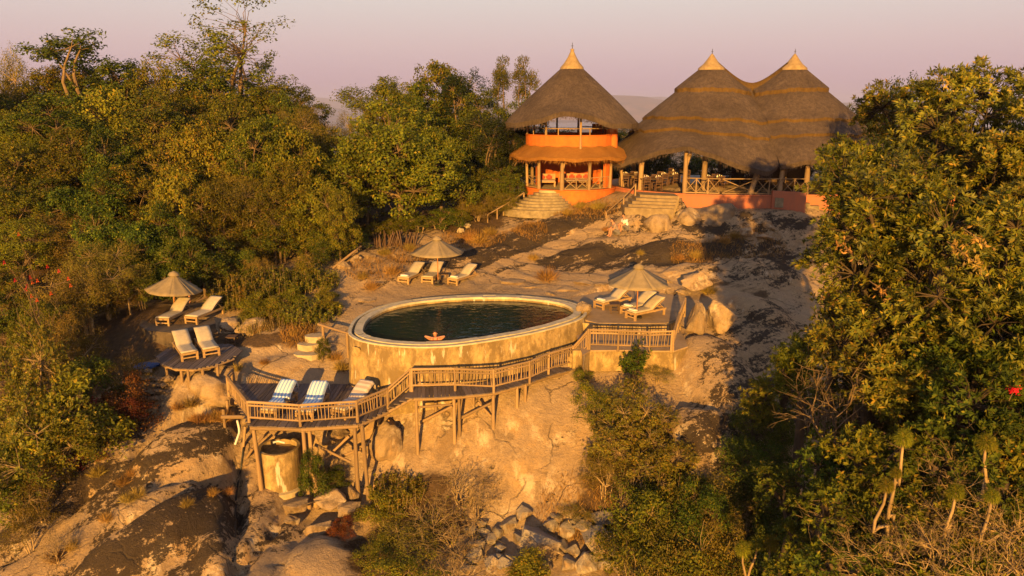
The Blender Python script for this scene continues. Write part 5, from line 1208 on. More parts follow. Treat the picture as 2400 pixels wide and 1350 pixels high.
for s in (-1, 1): sb_.tube([(s * .08, .04, .93), (s * .09, .085, 1.03), (s * .09, .16, 1.055), (s * .08, .235, .98)], .014, 6)
sb_.build('strap', M['red_cloth'], sw, True, False); head_bits(bd_, Vector((0, .115, 1.205)), (0, -1, -.05), M['hair'])
# --- person standing behind the umbrella in the bushes
q = G(440, 712); st3 = thing('person', 'person in a black shirt and cap standing behind the umbrella', 'person', tuple(q), .25)
J = {'pelvis': ((0, 0, .86), .13), 'waist': ((0, 0, 1.02), .115), 'chest': ((0, -.02, 1.20), (.165, .12)), 'neckb': ((0, 0, 1.37), .075), 'neck': ((0, -.02, 1.43), .05), 'head0': ((0, -.04, 1.50), .075), 'head': ((0, -.055, 1.57), (.08, .092)), 'head2': ((0, -.045, 1.65), .06)}
B = [('pelvis', 'waist'), ('waist', 'chest'), ('chest', 'neckb'), ('neckb', 'neck'), ('neck', 'head0'), ('head0', 'head'), ('head', 'head2')]
for s, n_ in ((-1, 'l'), (1, 'r')):
    J |= {n_ + 'sh': ((s * .19, 0, 1.33), .06), n_ + 'el': ((s * .25, -.05, 1.08), .042), n_ + 'wr': ((s * .12, -.28, 1.12), .03), n_ + 'hip': ((s * .10, 0, .82), .098), n_ + 'kn': ((s * .11, -.02, .45), .06), n_ + 'cf': ((s * .11, .02, .30), .055), n_ + 'an': ((s * .11, .02, .07), .036), n_ + 'ft': ((s * .12, -.15, .03), (.04, .026))}
    B += [('neckb', n_ + 'sh'), (n_ + 'sh', n_ + 'el'), (n_ + 'el', n_ + 'wr'), ('pelvis', n_ + 'hip'), (n_ + 'hip', n_ + 'kn'), (n_ + 'kn', n_ + 'cf'), (n_ + 'cf', n_ + 'an'), (n_ + 'an', n_ + 'ft')]
    hand(J, B, n_ + 'wr', (-s * .3, -1, .05), (0, 0, 1), s)
bd_ = figure(J, B, st3)
Js = {'pelvis': ((0, 0, .90), .145), 'waist': ((0, 0, 1.02), .135), 'chest': ((0, -.02, 1.20), (.185, .14)), 'neckb': ((0, 0, 1.365), .09), 'ls': ((-.19, 0, 1.33), .08), 'rs': ((.19, 0, 1.33), .08), 'le': ((-.235, -.03, 1.15), .065), 're': ((.235, -.03, 1.15), .065)}
skin_mesh('shirt', Js, [('pelvis', 'waist'), ('waist', 'chest'), ('chest', 'neckb'), ('neckb', 'ls'), ('neckb', 'rs'), ('ls', 'le'), ('rs', 're')], M['black_cloth'], st3, 'pelvis')
skin_mesh('shorts', {'p': ((0, 0, .86), .148), 'a': ((-.10, 0, .78), .115), 'b': ((.10, 0, .78), .115), 'c': ((-.11, -.01, .58), .095), 'd': ((.11, -.01, .58), .095)}, [('p', 'a'), ('p', 'b'), ('a', 'c'), ('b', 'd')], M['black_cloth'], st3, 'p')
head_bits(bd_, Vector((0, -.055, 1.58)), (0, -1, -.1), M['hair'], 0, M['pink_cloth'])

# ------------------------------------------------------------------ boulders
def boulder_mesh(seed, angular=0.5, sub=4, rough=0.12):
    r = random.Random(seed); b = bmesh.new(); bmesh.ops.create_icosphere(b, subdivisions=sub, radius=1)
    planes = []
    for k in range(int(5 + 9 * angular)):
        d = Vector((r.gauss(0, 1), r.gauss(0, 1), r.gauss(0, .8))).normalized(); planes.append((d, r.uniform(.55, .9)))
    o = Vector((r.uniform(0, 50), r.uniform(0, 50), r.uniform(0, 50)))
    for v in b.verts:
        p = v.co.copy()
        for d, h in planes:
            q = p.dot(d)
            if q > h: p -= d * (q - h) * (0.55 + .45 * angular)
        n_ = v.co.normalized()
        p += n_ * (rough * mnoise.noise(v.co * 1.3 + o) + rough * .5 * mnoise.noise(v.co * 3.1 + o) + rough * .22 * mnoise.noise(v.co * 8 + o))
        v.co = p
    me = bpy.data.meshes.new('boulder'); b.to_mesh(me); b.free()
    for p in me.polygons: p.use_smooth = True
    return me
def block_mesh(seed, npt=15, flat=1.0):          # a broken angular block
    r = random.Random(seed); b = bmesh.new()
    for k in range(npt):
        d = Vector((r.gauss(0, 1), r.gauss(0, 1), r.gauss(0, 1))).normalized(); b.verts.new(d * r.uniform(.8, 1.12))
    bmesh.ops.convex_hull(b, input=b.verts[:]); bmesh.ops.delete(b, geom=[v for v in b.verts if not v.link_faces], context='VERTS')
    bmesh.ops.bevel(b, geom=b.edges[:], offset=.05, segments=1, affect='EDGES', profile=.6)
    bmesh.ops.triangulate(b, faces=b.faces[:]); bmesh.ops.subdivide_edges(b, edges=b.edges[:], cuts=1, use_grid_fill=True)
    o = Vector((r.uniform(0, 50), r.uniform(0, 50), 0))
    for v in b.verts: v.co += v.co.normalized() * (.10 * mnoise.noise(v.co * 2.2 + o) + .03 * mnoise.noise(v.co * 6 + o))
    me = bpy.data.meshes.new('boulder'); b.to_mesh(me); b.free(); return me
BM_A = [block_mesh(s) for s in range(10)]
BM_R = [boulder_mesh(s + 30, .45, 4, .2) for s in range(6)]
BM_S = [boulder_mesh(s + 50, .85, 4, .26) for s in range(5)]
for m_ in BM_A: m_.materials.append(M['rock_grey'])
for m_ in BM_R + BM_S: m_.materials.append(M['rock'])
BM_B = [block_mesh(s + 80, 13) for s in range(4)]
for m_ in BM_B:
    b_ = bmesh.new(); b_.from_mesh(m_); bmesh.ops.subdivide_edges(b_, edges=b_.edges[:], cuts=2, use_grid_fill=True)
    for v in b_.verts: v.co += v.co.normalized() * (.07 * mnoise.noise(v.co * 3) + .035 * mnoise.noise(v.co * 9))
    b_.to_mesh(m_); b_.free(); m_.materials.append(M['rock'])
def boulder(me, p, size, rot, label, group=None, name='boulder', cat='boulder', mat=None):
    o = link(name, me, None, None, tuple(p)); o.scale = size; o.rotation_euler = rot
    if mat is not None: o.material_slots[0].link = 'OBJECT'; o.material_slots[0].material = mat
    return tag(o, label, cat, group)
R3 = lambda: (rnd.uniform(-.3, .3), rnd.uniform(-.3, .3), rnd.uniform(0, 6.28))
q = P(1366, 738, TOPZ); boulder(BM_R[0], q + Vector((0, -.05, .36)), (.40, .40, .36), (0, 0, .4), 'round egg shaped boulder resting on the pool rim', None, 'boulder', 'boulder', M['rock'])
q = D(1642, 790, 30.2); boulder(BM_B[0], q + Vector((0, .8, .25)), (.66, .8, 1.25), (.1, .1, .2), 'tall pale boulder beside the climbing railing')
q = D(1700, 770, 30.8); boulder(BM_B[1], q + Vector((0, .8, .25)), (.85, .8, 1.05), (0, -.2, 1.2), 'broad cracked boulder beside the tall pale one')
q = D(1640, 660, 35); boulder(BM_B[2], q + Vector((0, .5, -.1)), (1.1, .8, .6), (0, 0, .3), 'low speckled boulder above the sun terrace')
q = G(1548, 545); boulder(BM_R[1], q + Vector((0, .7, .2)), (1.0, .9, 1.0), (0, 0, .9), 'golden rounded boulder below the broad steps')
q = G(1620, 535); boulder(BM_R[2], q + Vector((0, .9, .1)), (1.2, .9, .95), (.1, .3, .2), 'grey boulder with a black stain below the dining hut')
q = G(1700, 525); boulder(BM_R[3], q + Vector((0, 1.2, .0)), (2.0, 1.2, .95), (0, 0, .4), 'wide grey boulder under the red plinth')
q = G(1752, 560); boulder(BM_S[3], q + Vector((0, .2, .15)), (.5, .45, .38), R3(), 'small white patched boulder in the dry grass')
q = G(1800, 535); boulder(BM_S[4], q + Vector((0, .2, .1)), (.7, .4, .3), R3(), 'flat boulder in the shade of the dining hut')
q = D(900, 1050, 26.0); boulder(BM_R[4], q + Vector((0, .4, 0)), (.75, .8, .95), (.1, .3, .1), 'big leaning boulder behind the deck posts')
q = D(775, 1015, 26.9); boulder(BM_R[5], q, (.85, .7, .42), (0, .1, .2), 'long boulder wedged under the sun deck')
q = D(690, 1012, 27.3); boulder(BM_R[0], q, (.45, .5, .4), (0, .1, 1.2), 'rounded boulder behind the round tank')
q = G(500, 925); boulder(BM_R[1], q + Vector((0, .3, -.05)), (1.1, .9, .75), (0, .35, .3), 'smooth boulder beside the outer corner of the sun deck')
q = G(590, 780); boulder(BM_S[2], q + Vector((0, .2, .1)), (1.0, .6, .45), (0, 0, .4), 'lichen spotted boulder under the weedy thicket')
q = G(535, 775); boulder(BM_S[0], q + Vector((0, .2, .05)), (.7, .5, .4), (0, 0, 1.4), 'dark lichen boulder beside the low deck table')
# blocks tumbled below the round tank
for k, (px, py, Y, sx, sy, sz) in enumerate([(693,1183,23.9,.62,.5,.36),(770,1168,24.4,.78,.55,.42),(745,1240,23.4,.60,.5,.42),(680,1225,23.5,.36,.3,.30),(826,1155,24.7,.3,.3,.38),(672,1285,22.6,.34,.4,.30),(700,1272,22.9,.28,.3,.2),(815,1190,24.0,.5,.4,.25)]):
    q = D(px, py, Y); boulder((BM_A + BM_S)[k % 9], q, (sx, sy, sz), (rnd.uniform(-.3, .3), rnd.uniform(-.3, .3), rnd.uniform(-.5, .5)), 'angular block tumbled on the slab below the round tank', 'blocks below the round tank', 'boulder', 'boulder', M['rock'])
# low wall of stacked stones at the red bush
sw_ = thing('stone_wall', 'short dry stacked stone wall beside the red bush', 'wall', tuple(G(362, 945)))
c0 = G(362, 940)
for k in range(26):
    z = (k // 6) * .24; q = c0 + Vector((-.65 + (k % 6) * .25 + rnd.uniform(-.05, .05), rnd.uniform(-.15, .25) + z * .3, .05 + z)); o = link('stone', BM_A[k % 10], None, sw_); o.location = q - c0; o.scale = (rnd.uniform(.17, .25), .2, rnd.uniform(.10, .15)); o.rotation_euler = (rnd.uniform(-.2, .2), rnd.uniform(-.2, .2), rnd.uniform(-.4, .4)); o.material_slots[0].link = 'OBJECT'; o.material_slots[0].material = M['rock']
# rubble at the cliff foot
RUB = [(1262,1300,.95),(1390,1278,.62),(1190,1238,.42),(1228,1228,.40),(1330,1265,.42),(1365,1255,.38),(1410,1235,.45),(1150,1275,.30),(1165,1262,.36),(1120,1290,.34),(1115,1322,.34),(1150,1345,.36),(1320,1295,.36),(1345,1300,.32),(1330,1332,.42),(1375,1335,.48),(1420,1330,.36),(1105,1260,.28),(1135,1255,.28),(1175,1300,.30),(1200,1320,.36),(1185,1345,.34),(1220,1270,.33),(1290,1250,.34),(1300,1235,.28),(1440,1300,.32),(1450,1340,.34),(1095,1345,.3),(1270,1345,.35),(1165,1320,.26),(1400,1310,.28),(1350,1232,.28),(1130,1232,.26),(1440,1262,.28)]
for k, (px, py, s) in enumerate(RUB):
    q = G(px, py); lb = 'biggest grey block of the rubble at the cliff foot' if k == 0 else 'grey angular block in the rubble pile at the cliff foot'
    boulder(BM_A[k % 10], q + Vector((0, 0, s * .35)), (s * rnd.uniform(.9, 1.15), s * rnd.uniform(.8, 1.1), s * rnd.uniform(.7, 1.0)), R3(), lb, None if k == 0 else 'rubble at the cliff foot')
# flat slabs on the rock round the pool
SLB = [(1200,664,.9,.5),(1150,674,.7,.4),(1250,672,.8,.45),(1330,680,.9,.5),(1290,690,.5,.4),(1370,662,.7,.45),(1410,667,.5,.4),(880,668,.5,.4),(852,702,.7,.45),(1600,690,.5,.8),(1560,662,.4,.8),(830,612,.45,.9),(868,608,.4,.8),(805,628,.45,.9),(925,607,.3,.8),(1790,560,.7,.6),(1080,655,.5,.4)]
for k, (px, py, s, t) in enumerate(SLB):
    q = G(px, py); boulder(BM_A[k % 10], q + Vector((0, 0, -.03)), (s, s * rnd.uniform(.5, .8), t * .36), (rnd.uniform(-.1, .1), rnd.uniform(-.1, .1), rnd.uniform(-.5, .5)), 'flat granite slab lying on the open rock above the pool', 'slabs on the open rock', 'boulder', 'boulder', M['rock'])
# rough steps left of the pool
rs = thing('rock_steps', 'three rough stone steps beside the green shrub left of the pool', 'steps', tuple(G(715, 850)))
for k, (px, py) in enumerate([(715,846),(722,826),(735,808)]):
    q = G(px, py); V = [Vector((q.x + (.62 - .1 * k) * math.cos(a) * rnd.uniform(.9, 1.1), q.y + .3 + .38 * math.sin(a) * rnd.uniform(.9, 1.1))) for a in [i * .52 for i in range(12)]]
    MB().prism(V, q.z - .3, q.z + .12 + .1 * k).build('step', M['cream'], rs)

# ------------------------------------------------------------------ plants
def leaves(name, C, Nn, Dd, L, W, fold=0.12):
    """many small folded leaves: centres, normals, directions"""
    C = np.asarray(C); n = len(C); Nn = Nn / np.linalg.norm(Nn, axis=1, keepdims=True)
    Dd = Dd - Nn * np.sum(Dd * Nn, 1, keepdims=True) * 0.85; Dd = Dd / np.maximum(np.linalg.norm(Dd, axis=1, keepdims=True), 1e-6)
    Sd = np.cross(Dd, Nn); Sd = Sd / np.maximum(np.linalg.norm(Sd, axis=1, keepdims=True), 1e-6)
    L = np.broadcast_to(np.asarray(L, float), (n,))[:, None]; W = np.broadcast_to(np.asarray(W, float), (n,))[:, None]
    V = np.stack([C - Dd * L * .5, C + Sd * W * .5 + Nn * W * fold, C + Dd * L * .5, C - Sd * W * .5 + Nn * W * fold], 1).reshape(-1, 3)
    b = np.arange(n)[:, None] * 4
    T = np.concatenate([b + [0, 1, 2], b + [0, 2, 3]], 1).reshape(-1, 3)
    return mesh_tri(name, V, T)
def unit(rg, n): v = rg.normal(size=(n, 3)); return v / np.linalg.norm(v, axis=1, keepdims=True)
def limb(mb, a, b, r0, r1, rr, seg=3, bend=.12, n=5):
    a = Vector(a); b = Vector(b); L = (b - a).length; pts = [a]; rad = [r0]
    o1 = Vector((rr.uniform(-1, 1), rr.uniform(-1, 1), rr.uniform(-.3, .8))) * L * bend
    for i in range(1, seg + 1): t = i / seg; pts.append(a.lerp(b, t) + o1 * math.sin(t * math.pi)); rad.append(r0 + (r1 - r0) * t)
    mb.tube(pts, rad, n, False)
def make_tree(seed, H, R, zc, vz, nblob, nclump, cr_, per, L, W, tr, lm, bm_='bark', sparse=False, blobs=None, lean=0.0, up=.9, whorl=False, droop=0.0, trunk_n=1, fz=None):
    """a tree prototype: (trunk mesh, crown mesh). zc crown centre height, R x vz crown half-axes"""
    rr = random.Random(seed); rg = np.random.default_rng(seed); tb = MB()
    if blobs is None:
        blobs = []
        for k in range(nblob):
            for _ in range(30):
                d = unit(rg, 1)[0]; u = rr.uniform(.35, .8); c = Vector((d[0] * R * u, d[1] * R * u, zc + d[2] * vz * u))
                if c.z < zc - vz * .75: continue
                break
            blobs.append((c, R * rr.uniform(.32, .5)))
    base = Vector((0, 0, -.4)); fork = Vector((lean * H, rr.uniform(-.1, .1), fz if fz else min(zc - vz * .45, H * .3)))
    for s in range(trunk_n):
        off = Vector((rr.uniform(-.3, .3), rr.uniform(-.3, .3), 0)) * (s > 0); limb(tb, base + off, fork + off * 2, tr, tr * .75, rr, 4, .05, 8)
    mids = []
    for c, r in blobs: limb(tb, fork, c, tr * .55, tr * .18, rr, 5, .12, 6)
    cl = []; tries = 0
    wts = np.array([r ** 2 for c, r in blobs]); wts /= wts.sum()
    while len(cl) < nclump and tries < nclump * 12:
        tries += 1; i = rg.choice(len(blobs), p=wts); c, r = blobs[i]; d = unit(rg, 1)[0]
        if d[2] < -.35 and rr.random() < .75: continue
        p = c + Vector(d) * r * rr.uniform(.72, 1.12); p.z = max(p.z, .25)
        if not sparse and any((p - c2).length < r2 * .62 for j, (c2, r2) in enumerate(blobs) if j != i) and rr.random() < .85: continue
        cl.append((p, c, Vector(d)))
    for p, c, d in cl: limb(tb, c, p, tr * .10 + .006, .006, rr, 2, .15, 3)
    C = []; NN = []; DD = []
    for p, c, d in cl:
        n_ = max(3, int(per * rr.uniform(.6, 1.3))); q = unit(rg, n_); s = rr.uniform(.7, 1.25) * cr_
        if whorl:
            m_ = n_ // 9 + 1
            t = unit(rg, m_) * (s * rg.uniform(.2, 1.0, m_))[:, None]; tip = np.array(p) + t * [1, 1, .8]
            ax = np.array(d) * .6 + unit(rg, m_) * .5 + [0, 0, .45]; ax /= np.linalg.norm(ax, axis=1, keepdims=True)
            u_ = np.cross(ax, [0, 0, 1.0]) + 1e-4; u_ /= np.linalg.norm(u_, axis=1, keepdims=True); v_ = np.cross(ax, u_)
            a = (np.arange(9) * 2.4)[None, :, None] + rg.uniform(-.3, .3, (m_, 9, 1)); sp_ = rg.uniform(.55, 1.2, (m_, 9, 1))
            out_ = u_[:, None] * np.cos(a) + v_[:, None] * np.sin(a); dr = ax[:, None] * np.cos(sp_) + out_ * np.sin(sp_) - np.array([0, 0, droop])
            C.append((tip[:, None] + dr * L * .55 - ax[:, None] * rg.uniform(0, .08, (m_, 9, 1))).reshape(-1, 3)); NN.append((ax[:, None] * np.sin(sp_) - out_ * np.cos(sp_)).reshape(-1, 3) + unit(rg, m_ * 9) * .25); DD.append(dr.reshape(-1, 3))
        else:
            rad = s * (rg.random(n_) ** .45)[:, None]; pos = np.array(p) + q * rad * [1, 1, .75]
            C.append(pos); nn_ = q * .55 + np.array(d) * .25 + [0, 0, up * .35] + rg.normal(size=(n_, 3)) * .5; NN.append(nn_); dd_ = rg.normal(size=(n_, 3)) + q * .8 - [0, 0, droop]; DD.append(dd_)
    C, NN, DD = np.concatenate(C), np.concatenate(NN), np.concatenate(DD)
    k = len(C); Ls = L * rg.uniform(.65, 1.25, k); Ws = W * rg.uniform(.7, 1.2, k)
    cm = leaves('crown', C, NN, DD, Ls, Ws); cm.materials.append(M[lm]); tm = tb.mesh('trunk', True); tm.materials.append(M[bm_])
    top = float(np.percentile(C[:, 2], 99.5)); return {'t': tm, 'c': cm, 'H': top, 'R': float(np.percentile(np.hypot(C[:, 0], C[:, 1]), 95))}
def twig_bush(seed, H, R, nst, nb, bm_='bark_pale', lm='leaf_dry', nl=400, L=.08, W=.04, levels=3):
    rr = random.Random(seed); rg = np.random.default_rng(seed); tb = MB(); tips = []
    def grow(p, d, ln, r, lv):
        pts = [p]; rad = [r]; q = p.copy(); dd = d.copy()
        for i in range(3):
            dd = (dd + Vector((rr.gauss(0, .22), rr.gauss(0, .22), rr.gauss(0, .16) + .02))).normalized(); q = q + dd * ln / 3; pts.append(q.copy()); rad.append(r * (1 - .22 * (i + 1)))
        tb.tube(pts, rad, 3 if lv < levels else 4, False); tips.append(q)
        if lv > 0:
            for k in range(nb):
                t = rr.choice(pts[1:]); e = (dd + Vector((rr.gauss(0, .75), rr.gauss(0, .75), rr.gauss(.05, .5)))).normalized(); grow(t, e, ln * rr.uniform(.5, .8), r * .55, lv - 1)
    for s in range(nst):
        a = rr.uniform(0, 6.28); el = rr.uniform(.5, 1.4); d = Vector((math.cos(a) * math.cos(el) * R / H, math.sin(a) * math.cos(el) * R / H, math.sin(el))).normalized()
        grow(Vector((rr.uniform(-.15, .15), rr.uniform(-.15, .15), -.1)), d, H * .5, .026 * H / 2 + .006, levels)
    tm = tb.mesh('stem', True); tm.materials.append(M[bm_]); out_ = {'t': tm, 'H': H, 'R': R, 'tips': tips}
    if nl:
        ix = rg.integers(0, len(tips), nl); C = np.array([tuple(tips[i]) for i in ix]) + rg.normal(size=(nl, 3)) * .09
        cm = leaves('foliage', C, rg.normal(size=(nl, 3)) + [0, 0, .5], rg.normal(size=(nl, 3)), L * rg.uniform(.6, 1.3, nl), W * rg.uniform(.6, 1.2, nl)); cm.materials.append(M[lm]); out_['c'] = cm
    return out_
def weeds(seed, R, H, ns, lm, L=.22, W=.045, per=26):       # upright leafy stems
    rr = random.Random(seed); rg = np.random.default_rng(seed); tb = MB(); C = []; NN = []; DD = []
    for s in range(ns):
        a = rr.uniform(0, 6.28); r = R * math.sqrt(rr.random()); p = Vector((r * math.cos(a), r * math.sin(a), -.1)); h = H * rr.uniform(.55, 1.1) * (1 - .35 * (r / R) ** 2)
        tip = p + Vector((rr.uniform(-.25, .25), rr.uniform(-.25, .25), h)); limb(tb, p, tip, .016, .006, rr, 3, .06, 3)
        for j in range(per):
            t = rr.uniform(.15, 1.0); q = p.lerp(tip, t); az = rr.uniform(0, 6.28); d = np.array([math.cos(az), math.sin(az), rr.uniform(.1, 1.1)]); C.append(np.array(q) + d * L * .4); DD.append(d); NN.append(np.array([-math.cos(az) * .6, -math.sin(az) * .6, .7]) + rg.normal(size=3) * .3)
    k = len(C); cm = leaves('foliage', np.array(C), np.array(NN), np.array(DD), L * rg.uniform(.6, 1.2, k), W * rg.uniform(.7, 1.3, k)); cm.materials.append(M[lm]); tm = tb.mesh('stem', True); tm.materials.append(M['bark_pale'])
    return {'t': tm, 'c': cm, 'H': H, 'R': R}
def tuft(seed, R, H, n, lm='grass_gold', W=.014):
    rg = np.random.default_rng(seed); az = rg.uniform(0, 6.28, n); el = rg.uniform(.35, 1.45, n); d = np.stack([np.cos(az) * np.cos(el), np.sin(az) * np.cos(el), np.sin(el)], 1)
    ln = H * rg.uniform(.6, 1.1, n); base = np.stack([np.cos(az), np.sin(az), 0 * az], 1) * (R * .35 * rg.random(n))[:, None]
    me = leaves('tuft', base + d * ln[:, None] * .5, rg.normal(size=(n, 3)), d, ln, W * rg.uniform(.7, 1.4, n), .3); me.materials.append(M[lm]); return me
K = {}
K['big'] = make_tree(1, 8, 4.2, 4.1, 4.2, 24, 360, .56, 80, .21, .125, .22, 'leaf_olive')
K['oliveA'] = make_tree(2, 8, 3.2, 4.2, 4.0, 17, 230, .55, 75, .20, .11, .17, 'leaf_olive')
K['oliveB'] = make_tree(3, 7, 3.4, 3.6, 3.5, 17, 230, .55, 75, .18, .10, .16, 'leaf_olive', trunk_n=2)
K['greenA'] = make_tree(4, 8, 3.0, 4.3, 3.9, 16, 220, .52, 80, .19, .11, .18, 'leaf_green')
K['greenB'] = make_tree(5, 6, 2.8, 3.0, 3.0, 14, 200, .48, 80, .17, .10, .15, 'leaf_green', trunk_n=2)
K['dryA'] = make_tree(6, 6, 3.0, 3.0, 3.0, 14, 220, .56, 120, .095, .05, .13, 'leaf_dry', 'bark_pale', True, trunk_n=3)
K['dryB'] = make_tree(7, 5, 2.6, 2.6, 2.5, 12, 190, .5, 120, .09, .045, .11, 'leaf_dry', 'bark_pale', True, trunk_n=3)
K['yellow'] = make_tree(8, 6, 2.8, 3.1, 3.1, 14, 200, .50, 80, .19, .11, .15, 'leaf_yellow')
K['dark'] = make_tree(9, 9, 3.4, 4.9, 4.3, 14, 200, .64, 95, .16, .085, .2, 'leaf_dark')
K['sparse'] = make_tree(10, 11, 4.6, 7.0, 3.9, 20, 250, .55, 50, .18, .10, .24, 'leaf_olive', 'bark', True)
K['spiky'] = make_tree(12, 9, 2.3, 5.6, 4.2, 11, 95, .42, 80, .18, .08, .18, 'leaf_green', 'bark', True)
K['slim'] = make_tree(13, 9, 1.7, 6.2, 2.8, 6, 70, .5, 75, .13, .07, .14, 'leaf_olive', 'bark', True)
K['shrubA'] = make_tree(14, 3, 1.9, 1.5, 1.4, 8, 90, .42, 75, .12, .06, .06, 'leaf_olive', 'bark_pale', trunk_n=3)
K['shrubG'] = make_tree(15, 3, 1.6, 1.4, 1.3, 7, 75, .42, 80, .13, .07, .06, 'leaf_green', 'bark_pale', trunk_n=3)
K['shrubY'] = make_tree(16, 3, 1.5, 1.4, 1.2, 7, 70, .40, 75, .14, .065, .05, 'leaf_yellow', 'bark_pale', trunk_n=3)
K['shrubR'] = make_tree(17, 3, 1.7, 1.4, 1.3, 8, 85, .42, 75, .12, .065, .05, 'leaf_red', 'bark', trunk_n=3)
K['shrubD'] = make_tree(18, 3, 1.8, 1.4, 1.3, 8, 90, .42, 70, .08, .035, .05, 'leaf_dry', 'bark_pale', True, trunk_n=4)
K['twigA'] = twig_bush(21, 2.6, 1.8, 11, 3, 'bark_pale', 'leaf_dry', 500)
K['twigB'] = twig_bush(22, 2.2, 2.2, 13, 3, 'bark_pale', 'leaf_yellow', 420, .11, .05)
K['twigC'] = twig_bush(23, 3.4, 2.2, 6, 3, 'bark', 'leaf_dry', 120)
K['weedA'] = weeds(25, 1.9, 2.0, 170, 'leaf_yellow', .20, .09, 34)
K['weedB'] = weeds(26, 1.6, 1.7, 120, 'leaf_dry', .18, .03)
K['weedG'] = weeds(27, 1.3, 1.9, 110, 'leaf_yellow', .20, .075, 30)
NK = dict(H=9, R=3.6, zc=5.2, vz=4.6)
K['nearA'] = make_tree(31, 11, 3.5, 6.2, 4.8, 22, 560, .42, 72, .145, .042, .22, 'leaf_near', 'bark', whorl=True, droop=.25)
K['nearB'] = make_tree(32, 9, 3.0, 5.2, 3.9, 18, 430, .38, 72, .125, .036, .2, 'leaf_near', 'bark', whorl=True, droop=.25)
K['nearG'] = make_tree(33, 8, 2.8, 4.4, 3.7, 16, 380, .36, 64, .11, .040, .18, 'leaf_green', 'bark', whorl=True, droop=.3)
K['nearS'] = make_tree(34, 3, 1.7, 1.6, 1.4, 10, 170, .32, 60, .11, .036, .07, 'leaf_near', 'bark_pale', whorl=True, droop=.2, trunk_n=3)
K['nearSG'] = make_tree(35, 3, 1.6, 1.5, 1.3, 10, 170, .32, 75, .09, .042, .07, 'leaf_green', 'bark', trunk_n=3, droop=.1)
def plant(kind, p, s, label, group=None, cat='tree', name=None, rz=None, sxy=None):
    k = K[kind]; tree = cat == 'tree'
    th = thing(name or ('tree' if tree else 'shrub'), label, cat, tuple(p), rnd.uniform(0, 6.28) if rz is None else rz, group)
    th.scale = (sxy or s, sxy or s, s)
    link('trunk' if tree else 'stem', k['t'], None, th)
    if 'c' in k: link('crown' if tree else 'foliage', k['c'], None, th)
    return th
def tree_at(px, py_top, Y, kind, label, group=None, width=None, cat='tree', minz=None):
    """a plant at distance Y whose top reaches row py_top of the photograph; width in photo pixels"""
    t = D(px, py_top, Y); zg = hz(t.x, Y); s = max(.25, (t.z - zg) / K[kind]['H'])
    sxy = None
    if width: sxy = width * pxsize(t) / 2 / K[kind]['R']; sxy = min(max(sxy, s * .38), s * 1.7)
    return plant(kind, (t.x, Y, zg), s, label, group, cat, None, None, sxy)
GB = 'trees on the skyline of the wooded slope'; GM = 'trees of the thicket on the slope'; GL = 'low trees at the edge of the thicket'
LBK = {'oliveA': 'olive green leafy tree', 'oliveB': 'bushy olive green tree with two stems', 'greenA': 'deep green leafy tree', 'greenB': 'low deep green tree', 'dryA': 'brownish fine leaved dry tree', 'dryB': 'small brown dry season tree', 'yellow': 'yellowish green leafy tree', 'dark': 'dark evergreen tree', 'slim': 'slim upright tree', 'sparse': 'open crowned tree', 'big': 'broad olive tree', 'spiky': 'tufted dark tree'}
# skyline of the left slope
tree_at(540, 5, 59, 'sparse', 'tall open crowned tree with bare limbs against the sky', None, 400)
tree_at(650, 150, 60, 'sparse', 'thin half bare tree at the end of the skyline beside the tall open one', None, 120)
tree_at(205, 78, 54, 'spiky', 'pointed dark green tree rising above the thicket skyline', None, 240)
for px, py, w_, k in [(20,190,180,'dryA'),(110,165,180,'oliveA'),(290,150,170,'greenA'),(370,150,170,'oliveB'),(450,150,170,'greenA'),(560,190,190,'greenB'),(620,200,160,'oliveA'),(690,215,150,'greenA'),(735,255,120,'dryA'),(0,120,80,'dryB')]:
    tree_at(px, py, rnd.uniform(54, 58), k, LBK[k] + ' on the skyline of the wooded slope', GB, w_)
for px, py, w_, k in [(30,260,200,'oliveB'),(130,230,210,'greenA'),(230,215,200,'yellow'),(330,215,190,'greenA'),(420,215,200,'oliveA'),(520,225,210,'oliveB'),(620,225,190,'greenB'),(700,255,170,'dryA'),(760,300,120,'oliveA')]:
    tree_at(px, py, rnd.uniform(47, 51), k, LBK[k] + ' in the upper thicket', GM, w_)
for px, py, w_, k in [(0,340,190,'oliveA'),(90,320,200,'oliveB'),(190,305,200,'oliveA'),(290,300,200,'greenB'),(390,300,200,'oliveB'),(480,300,190,'yellow'),(580,280,190,'oliveA'),(660,300,190,'yellow'),(745,350,150,'oliveB'),(540,390,190,'dryA'),(440,380,180,'greenA')]:
    tree_at(px, py, rnd.uniform(42, 46), k, LBK[k] + ' in the middle of the thicket', GM, w_)
for px, py, w_, k in [(20,440,180,'oliveA'),(110,420,190,'greenA'),(210,400,190,'greenB'),(310,390,190,'oliveA'),(395,400,170,'yellow'),(480,430,170,'oliveB'),(560,420,210,'dryA'),(645,420,150,'oliveB'),(725,420,170,'yellow'),(790,440,120,'oliveA'),(700,380,150,'oliveA')]:
    tree_at(px, py, rnd.uniform(38.5, 41.5), k, LBK[k] + ' in the lower thicket', GM, w_)
for px, py, w_, k in [(40,520,190,'oliveB'),(150,500,190,'dryA'),(250,490,180,'greenB'),(330,480,160,'greenB'),(0,600,160,'oliveA'),(400,520,150,'greenB')]:
    tree_at(px, py, rnd.uniform(35, 38), k, LBK[k] + ' at the edge of the thicket', GL, w_)
for px, py, w_, k in [(560,500,150,'dryB'),(640,500,150,'greenB'),(710,500,140,'yellow'),(770,520,120,'greenB')]: tree_at(px, py, 40.2, k, LBK[k] + ' behind the weedy patch beside the pool', 'trees behind the weedy patch', w_)
tree_at(470, 565, 36.5, 'greenB', 'fresh green leafy bush behind the umbrella in the bushes', None, 170)
tree_at(235, 570, 33.5, 'dryA', 'olive brown feathery tree beside the umbrella in the bushes', None, 210)
